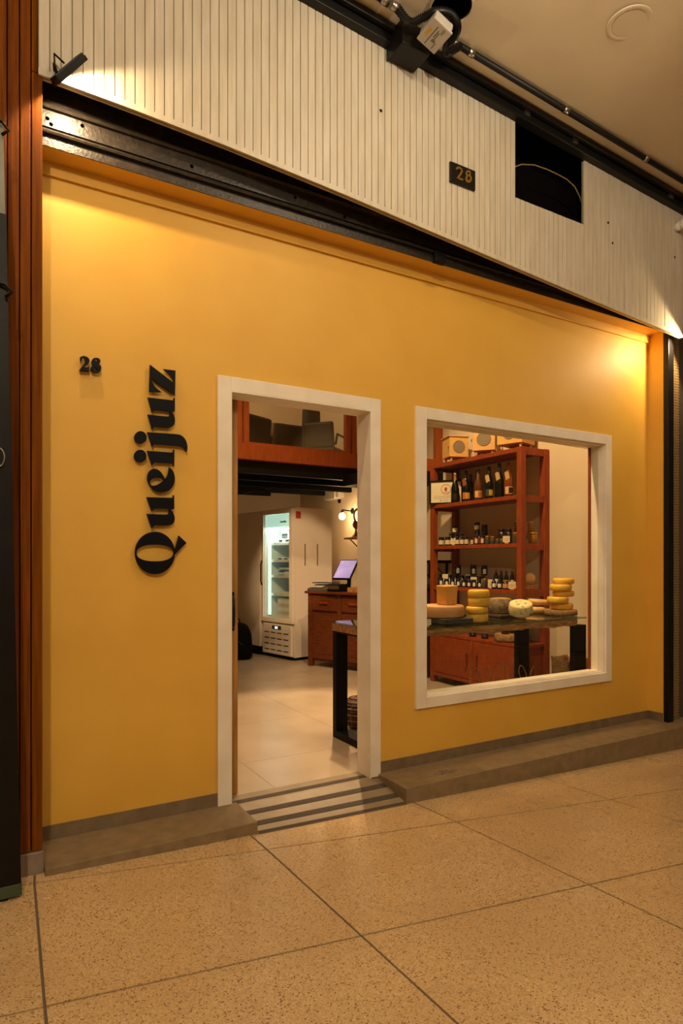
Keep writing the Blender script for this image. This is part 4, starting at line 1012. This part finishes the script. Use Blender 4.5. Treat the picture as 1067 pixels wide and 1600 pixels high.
make_bottle('dark sparkling bottle with cream tag and yellow-green label', B(764, .10), faceang, 1.02, GD, FB, LG_, TC, LYw)
make_bottle('dark sparkling bottle with tall black foil and cream tag', B(780, .09), faceang, 1.05, GD, FB, GD, TC)
make_bottle('copper-pink rose sparkling bottle with cream tag and framed black label', B(794.5, .12), faceang, 1.04, GR, FR, LC, TC, LK)
# framed certificate
fa, fb = Vector((4.135, 2.165)), Vector((4.352, 1.885)); fl_ = (fb-fa).length; frz = math.atan2(fb.y-fa.y, fb.x-fa.x)
fc = thing('framed_certificate', 'black framed certificate with a red hand emblem on the upper shelf', 'picture frame', (fa.x, fa.y, SB+.002), frz)
fh = .25
for a in ((0, fl_, .0, .018), (0, fl_, fh-.018, fh), ): box(a[0], a[1], -.012, .012, a[2], a[3]).build('frame_bar', BLKG, fc)
for a in ((0, .018), (fl_-.018, fl_)): box(a[0], a[1], -.012, .012, .018, fh-.018).build('frame_bar', BLKG, fc)
ppr = box(.018, fl_-.018, -.004, .004, .018, fh-.018).build('paper', M('certificate_paper', 'dccfae', .6), fc)
RED = M('emblem_red', 'b84a34', .6); BRN = M('emblem_brown', '7a3a28', .6)
ecx, ecz, er = .175, .155, .05
MB().tube([(ecx+er*math.cos(2*PI*k/32), -.0045, ecz+er*math.sin(2*PI*k/32)) for k in range(32)], .0024, 6, True).build('emblem_ring', BRN, ppr)
hand = MB(); hand.cyl((ecx, -.0055, ecz-.008), .014, .0015, 14, ax='y')
for k, (an, ln) in enumerate(((-62, .022), (-28, .031), (-6, .034), (16, .032), (40, .026))):
    a = math.radians(an); hand.tube([(ecx+.008*math.sin(a), -.005, ecz-.006+.008*math.cos(a)), (ecx+ln*math.sin(a), -.005, ecz-.006+ln*math.cos(a))], .0032, 6)
hand.build('emblem_hand', RED, ppr)
box(ecx-.03, ecx+.03, -.005, -.004, ecz-.034, ecz-.03).build('printed_line', BRN, ppr)
for k in range(3): box(.05, .26-.03*k, -.0048, -.004, .085-.013*k, .088-.013*k).build('printed_line', M('grey_print', '9a9080', .7), ppr)
box(.115, .125, -.0048, -.004, .034, .045).build('printed_mark', INK, ppr); box(.14, .2, -.0048, -.004, .036, .039).build('printed_line', M('grey_print', '9a9080', .7), ppr)

# jars --------------------------------------------------------------
def jar_proto(contents, lid, lab=None, hexlab=False, h=.085, r=.029, clear=False):
    parts = []
    def mk(mb, n, mt): o = mb.build(n, mt); COL.objects.unlink(o); parts.append(o)
    mk(MB().lathe([(0, 0), (r*.9, 0), (r, .006), (r, h*.70), (r*.86, h*.80), (0, h*.80)], (0, 0, 0), 16, cap=False), 'jar_body', contents)
    mk(MB().lathe([(0, h*.80), (r*.92, h*.80), (r*.94, h*.985), (r*.9, h), (0, h)], (0, 0, 0), 16, cap=False), 'lid', lid)
    if lab:
        m = MB(); n = 10; R = r*1.012; span = 1.25 if not hexlab else .48
        a0, a1 = -PI/2-span, -PI/2+span; z0, z1 = (h*.14, h*.62)
        if hexlab: z0, z1 = h*.16, h*.58
        lo = [m.pt((R*math.cos(a0+(a1-a0)*k/n), R*math.sin(a0+(a1-a0)*k/n), z0)) for k in range(n+1)]
        hi = [m.pt((R*math.cos(a0+(a1-a0)*k/n), R*math.sin(a0+(a1-a0)*k/n), z1+(h*.08*(1-abs(2*k/n-1)) if hexlab else 0))) for k in range(n+1)]
        for k in range(n): m.face((lo[k], lo[k+1], hi[k+1], hi[k]), True)
        mk(m, 'label', lab)
    return parts, h, r
JK = M('jar_dark', '17120e', .15, spec=.6); JLID = M('lid_dark', '1c1916', .4); LBLW = M('jar_label_cream', 'd6c3a0', .6); JRED = M('jam_red', '6a1c10', .15, spec=.6); JBLU = M('jam_blue_black', '1c2026', .15, spec=.6)
JHON = M('honey', '8a5a18', .15, spec=.6); JCLR = M('brine_grey', '4a4438', .15, spec=.6); JBR = M('dark_brown_jam', '2c1a10', .15, spec=.6); LGOLD = M('lid_gold', 'b48c3c', .35, .6); JPK = M('pink_label', 'c88a64', .6); LW = M('jar_label_white', 'e2dac8', .6)
PROTO = {'white': jar_proto(JK, JLID, LBLW), 'red': jar_proto(JRED, JLID, LBLW, True), 'blue': jar_proto(JBLU, JLID, None, h=.105, r=.032), 'clear': jar_proto(JCLR, LGOLD), 'honey': jar_proto(JHON, LGOLD, None, h=.1, r=.036),
         'brown': jar_proto(JBR, JLID), 'black': jar_proto(JK, JLID, LW, True, h=.08, r=.026), 'pink': jar_proto(JBR, LGOLD, JPK)}
def jar(kind, pxl, pxr, hpx, xo, shelf, lvl, label, grp, zb=None):
    parts, h, r = PROTO[kind]
    p = onX((pxl+pxr)/2, 850, SX0+xo); d = dep(p)
    wd = (pxr-pxl)*d/F; hh = hpx*d/F
    t = thing('jar', label, 'jar', (p.x, p.y, shelf if zb is None else zb), math.radians(-35), grp)
    sx = wd/(2*r); t.scale = (sx, sx, hh/h)
    for o in parts:
        c = o.copy(); COL.objects.link(c); c.parent = t
    return t, hh
SM = LEV[1][0]+.031; SLo = LEV[0][0]+.031
ORD = ['first', 'second', 'third', 'fourth', 'fifth', 'sixth', 'seventh', 'eighth', 'ninth', 'tenth', 'eleventh', 'twelfth']
g1 = 'labelled jars on the middle shelf'
for k, (a, b) in enumerate(((685, 694.2), (695, 704.5), (711.5, 718.2), (718.5, 725.2), (725.4, 732))):
    jar('white', a, b, 13.6, .07, SM, 0, 'cream-labelled dark jar, %s from left, front row of the middle shelf' % ORD[k], g1)
for k, (a, b) in enumerate(((701, 708), (708.5, 716), (716.5, 724))):
    _, hh = jar('white', a, b, 19.5, .17, SM, 0, 'taller dark-lidded jar, %s from left, second row of the middle shelf' % ORD[k], g1)
jar('white', 706.5, 715, 13, .17, SM, 1, 'single jar with cream label topping the left group of the middle shelf', g1, SM+hh+.0005)
jar('white', 735, 741, 13.5, .2, SM, 0, 'cream-labelled jar at the left behind the red jam jars', g1)
_, hh = jar('white', 741.3, 750, 22.5, .18, SM, 0, 'tall cream-labelled jar standing behind the red jam jars', g1)
jar('white', 741, 749.7, 13, .18, SM, 1, 'cream-labelled jar stacked above the red jam jars', g1, SM+hh+.0005)
jar('red', 739, 748, 14.4, .06, SM, 0, 'left red jam jar on the middle shelf', 'red jam jars'); jar('red', 748.4, 757.4, 14.4, .06, SM, 0, 'right red jam jar on the middle shelf', 'red jam jars')
_, hh = jar('brown', 752, 762, 14.5, .2, SM, 0, 'dark brown jar under the blue-black jar behind the red jam', g1)
jar('blue', 752, 762, 17, .2, SM, 1, 'blue-black jar stacked behind the red jam jars', g1, SM+hh+.0005)
jar('clear', 758, 765, 13, .06, SM, 0, 'small dark glass jar right of the red jam jars', g1); jar('clear', 765.5, 773, 12, .06, SM, 0, 'grey-green jar with metal lid left of the two big dark jars', g1)
jar('clear', 774, 780.5, 8, .05, SM, 0, 'low squat jar before the two big dark jars, left one', g1); jar('clear', 781, 786, 8, .05, SM, 0, 'low squat jar before the two big dark jars, right one', g1)
jar('brown', 778, 788.8, 24, .18, SM, 0, 'left of the two big dark jars on the middle shelf', g1); jar('brown', 789, 800, 24, .18, SM, 0, 'right of the two big dark jars on the middle shelf', g1)
_, hh = jar('clear', 800.5, 811, 17.5, .12, SM, 0, 'clear jar beside the front post of the middle shelf, lower one', g1); jar('brown', 803, 811, 15.5, .12, SM, 1, 'dark jar stacked on the clear jar beside the front post', g1, SM+hh+.0005)
_, hh = jar('honey', 825.5, 840, 17, .2, SM, 0, 'wide honey jar at the window end of the middle shelf', 'honey jars'); jar('honey', 824, 834.5, 17, .2, SM, 1, 'smaller honey jar stacked on the wide honey jar', 'honey jars', SM+hh+.0005)
def card(px, xo, z, label, w_=.055, h_=.05):
    p = onX(px, 850, SX0+xo); return price_card(label, (p.x, p.y, z), math.radians(-35), w_, h_)
card(708, .035, SM, 'cream price card among the labelled jars at left of the middle shelf'); card(791, .035, SM, 'cream price card before the big dark jars of the middle shelf', .062, .058)
# lower shelf
g2 = 'small black jars on the lower shelf'
fr_ = [684.5, 693.5, 702.5, 711.5, 720, 728, 736, 744.5]
for k, a in enumerate(fr_):
    jar('black', a, a+8.2, 11.5 if k % 3 else 12.5, .06, SLo, 0, 'white-labelled black jar, %s from left, front row of the lower shelf' % ORD[k], g2)
tops = []
for k, a in enumerate((686, 697, 707, 717, 727, 738, 748)):
    _, hh = jar('black', a, a+9.2, 17, .18, SLo, 0, 'black jar, %s from left, back row of the lower shelf' % ORD[k], g2); tops.append(hh)
for k, (a, i) in enumerate(((710, 2), (734.5, 5), (751.5, 6))):
    jar('black', a, a+10, 16, .18, SLo, 1, 'tall black jar stacked on the lower shelf, %s' % ['left one', 'middle one', 'right one'][k], g2, SLo+tops[2]+.003)
card(695.5, .12, SLo+.0001, 'cream card standing among black jars at left of the lower shelf', .06, .11); card(740, .1, SLo+.0001, 'cream card above the black jars in the middle of the lower shelf', .06, .09); card(766, .03, SLo, 'upright white card at the middle of the lower shelf front', .045, .075); card(800, .03, SLo, 'cream price card near the post of the lower shelf', .066, .062); card(731, .2, SLo, 'kraft card behind the black jars of the lower shelf', .05, .11)
# small oil bottles with red tops
def oil(label, px, xo, hpx, wpx, capm, labm):
    p = onX(px, 900, SX0+xo); d = dep(p); h = hpx*d/F; r = wpx/2*d/F
    t = thing('sauce_bottle', label, 'bottle', (p.x, p.y, SLo), math.radians(-35), 'small sauce bottles on the lower shelf')
    MB().lathe([(0, 0), (r*.95, 0), (r, .006), (r, h*.6), (r*.85, h*.68), (r*.45, h*.8), (r*.42, h*.86)], (0, 0, 0), 14, cap=False).build('glass_body', JK, t)
    MB().lathe([(r*.5, h*.85), (r*.52, h*.97), (r*.3, h), (0, h)], (0, 0, 0), 12, cap=False).build('cap', capm, t)
    m = MB(); lo = [m.pt((r*1.02*math.cos(-PI/2-.8+1.6*k/8), r*1.02*math.sin(-PI/2-.8+1.6*k/8), h*.15)) for k in range(9)]; hi = [m.pt((r*1.02*math.cos(-PI/2-.8+1.6*k/8), r*1.02*math.sin(-PI/2-.8+1.6*k/8), h*.5)) for k in range(9)]
    for k in range(8): m.face((lo[k], lo[k+1], hi[k+1], hi[k]), True)
    m.build('label', labm, t)
CR = M('cap_red', '9a2218', .4); CB = M('cap_brown_red', '5a1c14', .4); CBk = M('cap_black', '15120f', .4)
oil('dark sauce bottle with bright red top on the lower shelf', 775, .16, 29, 8, CR, LW); oil('dark sauce bottle with brown-red cap, left of a pair', 783, .17, 28, 7, CB, JK); oil('dark sauce bottle with brown-red cap, right of a pair', 791, .17, 28, 7, CB, JK)
oil('dark sauce bottle with brown-red cap nearest the post', 800, .17, 28, 7, CB, LBLW)
oil('dark sauce bottle with two white labels, front left of a pair', 771.5, .05, 17, 7.5, CBk, LW); oil('dark sauce bottle with two white labels, front right of a pair', 780, .05, 17, 7.5, CBk, LW)
jar('pink', 785, 795, 14.5, .06, SLo, 0, 'jar with gold lid and pink label on the lower shelf', g2); jar('pink', 806, 812, 12, .08, SLo, 0, 'small jar with pink label hard against the post of the lower shelf', g2)
jar('clear', 753, 761, 15, .06, SLo, 0, 'dark jar with metal lid beside the black jars of the lower shelf', g2)
p = onX(828, 905, SX0+.2)
br_ = tag(MB().lathe([(0, 0), (.035, .004), (.05, .04), (.045, .08), (.02, .105), (0, .108)], (0, 0, 0), 16, cap=False).build('bread_bun', BC), 'small round loaf at the window end of the lower shelf', 'loaf'); br_.location = (p.x, p.y, SLo+.046)
pb = tag(box(-.06, .06, -.04, .04, 0, .045).build('kraft_box', LOGW, bevel=.004), 'flat kraft box under the round loaf', 'box'); pb.location = (p.x+.0, p.y-.0, SLo)
# cupboard top: log slice with jars
p = onX(800, 990, SX0+.16)
l2 = thing('log_slice', 'thick log slice on the cupboard top under the shelves', 'board', (p.x, p.y, CT+.001))
MB().lathe([(0, 0), (.16, 0), (.165, .02), (.16, .065), (0, .065)], (0, 0, 0), 28, cap=False).build('bark_rim', BARK, l2); MB().cyl((0, 0, .0645), .15, .002, 28).build('cut_face', LOGW, l2)
for k, (dx, dy) in enumerate(((-.07, .02), (.02, -.05), (.06, .06))):
    t, hh = jar('brown', 800, 812, 16, .16, CT, 0, 'dark jar on the cupboard log slice, %s' % ['left', 'front', 'back'][k], 'dark jars on the log slice', CT+.069); t.location.x = p.x+dx; t.location.y = p.y+dy
for k, px in enumerate((738, 757)):
    jar('brown', px-5, px+6, 7, .07, CT, 0, 'squat dark jar on the cupboard top, %s one' % ['left', 'right'][k], 'squat jars on the cupboard top', CT+.001)

# things beyond the shelf unit
ds = thing('wall_shelf', 'black wall shelf seen through the shelf unit', 'shelf', (XW, 2.5, 1.22))
box(-.3, 0, -.22, .22, 0, .035).build('board', BLK, ds, bevel=.003)
for y in (-.15, .15): box(-.02, -.0, y-.01, y+.01, -.17, 0).build('bracket', BLK, ds); MB().tube([(-.2, y, 0), (-.01, y, -.16)], .006, 6).build('bracket_brace', BLK, ds)
pk = tag(box(-.05, .05, -.05, .05, 0, .13).build('snack_packet', M('packet_red', '8a3020', .4, col2='b88a3c', scale=26), bevel=.02), 'red and gold packet on the black wall shelf', 'packet'); pk.location = (4.31, 2.60, 1.256)
dc = thing('low_dark_cabinet', 'low dark wood cabinet just beyond the shelf unit', 'cabinet', (4.3, 2.55, IZ))
box(4.12, XW-.01, 2.3, 2.8, .05, .95).build('carcass', M('very_dark_wood', '2e1a0e', .5), dc, True, .004); box(4.10, XW-.01, 2.28, 2.82, .95, .98).build('cabinet_top', M('very_dark_wood', '2e1a0e', .5), dc, True, .004)
d = box(4.105, 4.12, 2.32, 2.78, .08, .92).build('door', M('very_dark_wood', '2e1a0e', .5), dc, True, .003); MB().lathe([(.012, 0), (.016, -.012), (.006, -.018)], (4.105, 2.4, .6), 12, ax='x').build('knob', STEEL, d)
for a in ((4.14, 2.33), (4.48, 2.33), (4.14, 2.74), (4.48, 2.74)): box(a[0], a[0]+.035, a[1], a[1]+.035, IZ, .05).build('foot', BLK, dc, True)
# burlap sack
bs = thing('burlap_sack', 'open burlap sack on the floor in the window corner', 'sack', (4.335, .52, IZ))
BUR = M('burlap', 'd8b488', .9, col2='ac8858', scale=60, bump=.5, bscale=180)
m = MB(); n = 28; rings = []
for r, z, wv in ((.13, 0, 0), (.155, .03, .004), (.16, .2, .008), (.15, .34, .01), (.155, .42, .014), (.16, .45, .016), (.15, .455, .014), (.135, .43, .01), (.12, .36, .006)):
    rings.append([m.pt(((r+wv*math.sin(5*a*2*PI/n)+wv*.5*math.sin(11*a*2*PI/n+1))*math.cos(2*PI*a/n), (r+wv*math.sin(5*a*2*PI/n))*math.sin(2*PI*a/n), z+wv*math.sin(3*a*2*PI/n))) for a in range(n)])
for a, b in zip(rings, rings[1:]):
    for k in range(n): m.face((a[k], a[(k+1) % n], b[(k+1) % n], b[k]), True)
m.face(rings[0][::-1]); m.build('sack_cloth', BUR, bs)
MB().lathe([(.121, .35), (.06, .37), (0, .375)], (0, 0, 0), 20, cap=False).build('contents', M('sack_filling', '4a3826', .9), bs)
# paper bags with twine handles behind the sill
for k, (px, hx_) in enumerate(((749, 0), (783, .02), (826, -.03))):
    pb_ = onY(px, 1060, .36)
    t = thing('gift_bag', 'kraft gift bag with twine loop handle under the table, %s' % ['left', 'middle', 'right'][k], 'bag', (pb_.x, .37, IZ), math.radians([18, -12, 25][k]), 'kraft gift bags behind the window sill')
    box(-.085, .085, -.04, .04, 0, .33).build('bag_body', M('kraft_paper', 'a87c4a', .8), t)
    hz_ = [.485, .50, .455][k]
    for s in (-1, 1):
        MB().tube(curve_pts([(-.05, s*.03, .30), (-.06, s*.035, .37), (-.04+hx_, s*.045, hz_-.035), (.0+hx_, s*.05, hz_+.005), (.045+hx_, s*.045, hz_-.005), (.07, s*.04, hz_-.06), (.06, s*.03, .36), (.05, s*.03, .30)]), .0042, 6).build('twine_handle', M('twine', 'a8834a', .8), t)
# wicker ball basket under the table
wb = thing('wicker_basket', 'round dark wicker basket on the floor beside the table leg', 'basket', (2.515, .96, IZ))
WK = M('wicker', '4a2c14', .6, col2='2c1809', scale=40); WK2 = M('wicker_pale', '8a6236', .6, col2='6a4522', scale=40)
R = .125
MB().lathe([(.0, .012), (R*.75, .03), (R*.96, .1), (R*.97, .16), (R*.7, .225), (.0, .24)], (0, 0, 0), 20, cap=False).build('inner_shell', WK, wb)
for k in range(11):
    z = .015+k*.0215; rr = math.sqrt(max(R*R-(z-.125)**2, .0004))
    MB().tube([((rr+.004*math.sin(12*a*2*PI/48+k*PI))*math.cos(2*PI*a/48), (rr+.004*math.sin(12*a*2*PI/48+k*PI))*math.sin(2*PI*a/48), z) for a in range(48)], .0075, 6, True).build('woven_ring', [WK, WK2][k % 2], wb)
for k in range(12):
    a = 2*PI*k/12; MB().tube([((R+.004)*math.cos(t)*math.cos(a), (R+.004)*math.cos(t)*math.sin(a), .125+(R-.008)*math.sin(t)) for t in [(-1.3+2.6*j/10) for j in range(11)]], .004, 6).build('rib', WK2, wb)

# ================================================================== LETTERING
def P1(X, Y): p = onY(200+X/10.67, 560+Y/10.667, -.012); return (p.x, p.z)
def P2(X, Y): p = onY(200+X/10.67, 690+Y/10.667, -.012); return (p.x, p.z)
def P3(X, Y): p = onY(200+X/10.67, 820+Y/10.67, -.012); return (p.x, p.z)
def P4(X, Y): p = onY(110+X/16.415, 545+Y/16.415, -.012); return (p.x, p.z)
sg = thing('shop_sign', 'black raised lettering running up the yellow wall left of the door', 'sign', (.75, 0, 1.4))
def letter(loops, fn, par, th=.014, sm=True):
    o = shape2d([[fn(*p) for p in (smooth_loop(l) if sm else l)] for l in loops], th, 'letter', LETTER, par)
    o.matrix_parent_inverse = Matrix.Translation(-par.location); o.location = (0, -.02, 0); return o
zl = [(356, 118), (750, 420), (738, 365), (700, 305), (645, 245), (578, 190), (778, 215), (768, 630), (375, 342), (388, 395), (425, 460), (475, 520), (548, 572), (345, 562)]
letter([zl], P1, sg)
u2 = [(318, 662), (745, 710), (748, 670), (768, 672), (766, 885), (755, 895), (714, 893), (745, 940), (768, 1010), (768, 1070), (750, 1120), (715, 1150), (670, 1160), (430, 1145), (393, 1190), (318, 945), (650, 978), (680, 965), (685, 945), (685, 890), (430, 865), (395, 908)]
letter([u2], P1, sg)
jl = [(310, 1238), (800, 1272), (870, 1290), (930, 1340), (965, 1410), (978, 1490), (968, 1560), (950, 1568), (940, 1525), (915, 1490), (870, 1472), (800, 1462), (430, 1432), (393, 1478)]
letter([jl], P1, sg); 
il = [(308, 160), (730, 188), (740, 182), (738, 142), (760, 144), (757, 412), (738, 414), (735, 375), (720, 370), (430, 352), (390, 402)]
letter([il], P2, sg)
letter([ell(198, 1325, 102, 104, 40)], P1, sg, sm=False).name = 'letter_dot'; letter([ell(193, 246, 102, 104, 40)], P2, sg, sm=False).name = 'letter_dot'
eo = [(674, 432), (720, 470), (752, 530), (768, 610), (760, 690), (725, 765), (670, 820), (600, 845), (520, 848), (445, 825), (380, 775), (335, 705), (312, 630), (318, 560), (345, 500), (390, 465), (440, 460), (495, 480), (545, 525), (580, 580), (605, 628), (630, 595), (655, 540), (665, 490)]
eh = [(585, 648), (555, 620), (510, 605), (450, 605), (395, 625), (360, 660), (350, 695), (365, 725), (400, 738), (450, 733), (510, 705), (550, 680)]
letter([eo, eh], P2, sg)
u1 = [(300, 930), (728, 942), (738, 930), (733, 898), (757, 900), (757, 1120), (740, 1130), (702, 1133), (735, 1180), (762, 1250), (765, 1300), (750, 1350), (715, 1385), (665, 1398), (430, 1398), (385, 1445), (302, 1208), (640, 1218), (665, 1205), (672, 1180), (672, 1130), (655, 1122), (430, 1120), (388, 1165)]
letter([u1], P2, sg)
def sell(cx, cy, rx, ry, e, n=56): return [(cx+rx*math.copysign(abs(math.cos(t))**(2/e), math.cos(t)), cy+ry*math.copysign(abs(math.sin(t))**(2/e), math.sin(t))) for t in [2*PI*k/n for k in range(n)]]
ql = letter([ell(438, 470, 331, 352, 72), sell(440, 470, 309, 138, 2.3)], P3, sg, sm=False)
tl_ = letter([[(833, 180), (962, 302), (772, 492), (756, 470), (776, 400)]], P3, sg, sm=False); tl_.name = 'letter_tail'
hn = thing('house_number', 'small black raised number 28 on the yellow wall above the sign', 'number', (.45, 0, 1.9))
n2 = [(235, 240), (280, 217), (340, 210), (410, 232), (460, 275), (478, 330), (465, 380), (420, 420), (355, 460), (325, 490), (400, 497), (450, 490), (478, 470), (465, 594), (213, 577), (290, 470), (345, 390), (365, 330), (350, 262), (322, 240), (300, 270), (280, 320), (253, 360), (240, 300)]
n8 = [(530, 350), (545, 300), (590, 264), (650, 255), (715, 273), (755, 315), (755, 370), (712, 412), (760, 460), (778, 520), (760, 590), (710, 625), (650, 632), (580, 615), (515, 570), (497, 525), (520, 480), (562, 450), (536, 400)]
letter([n2], P4, hn, .018); letter([n8, [(618, 282), (652, 275), (672, 310), (672, 355), (640, 335)], [(600, 487), (640, 500), (672, 550), (686, 600), (645, 612), (610, 570), (592, 520)]], P4, hn, .018)
for o in list(hn.children): o.name = 'digit'
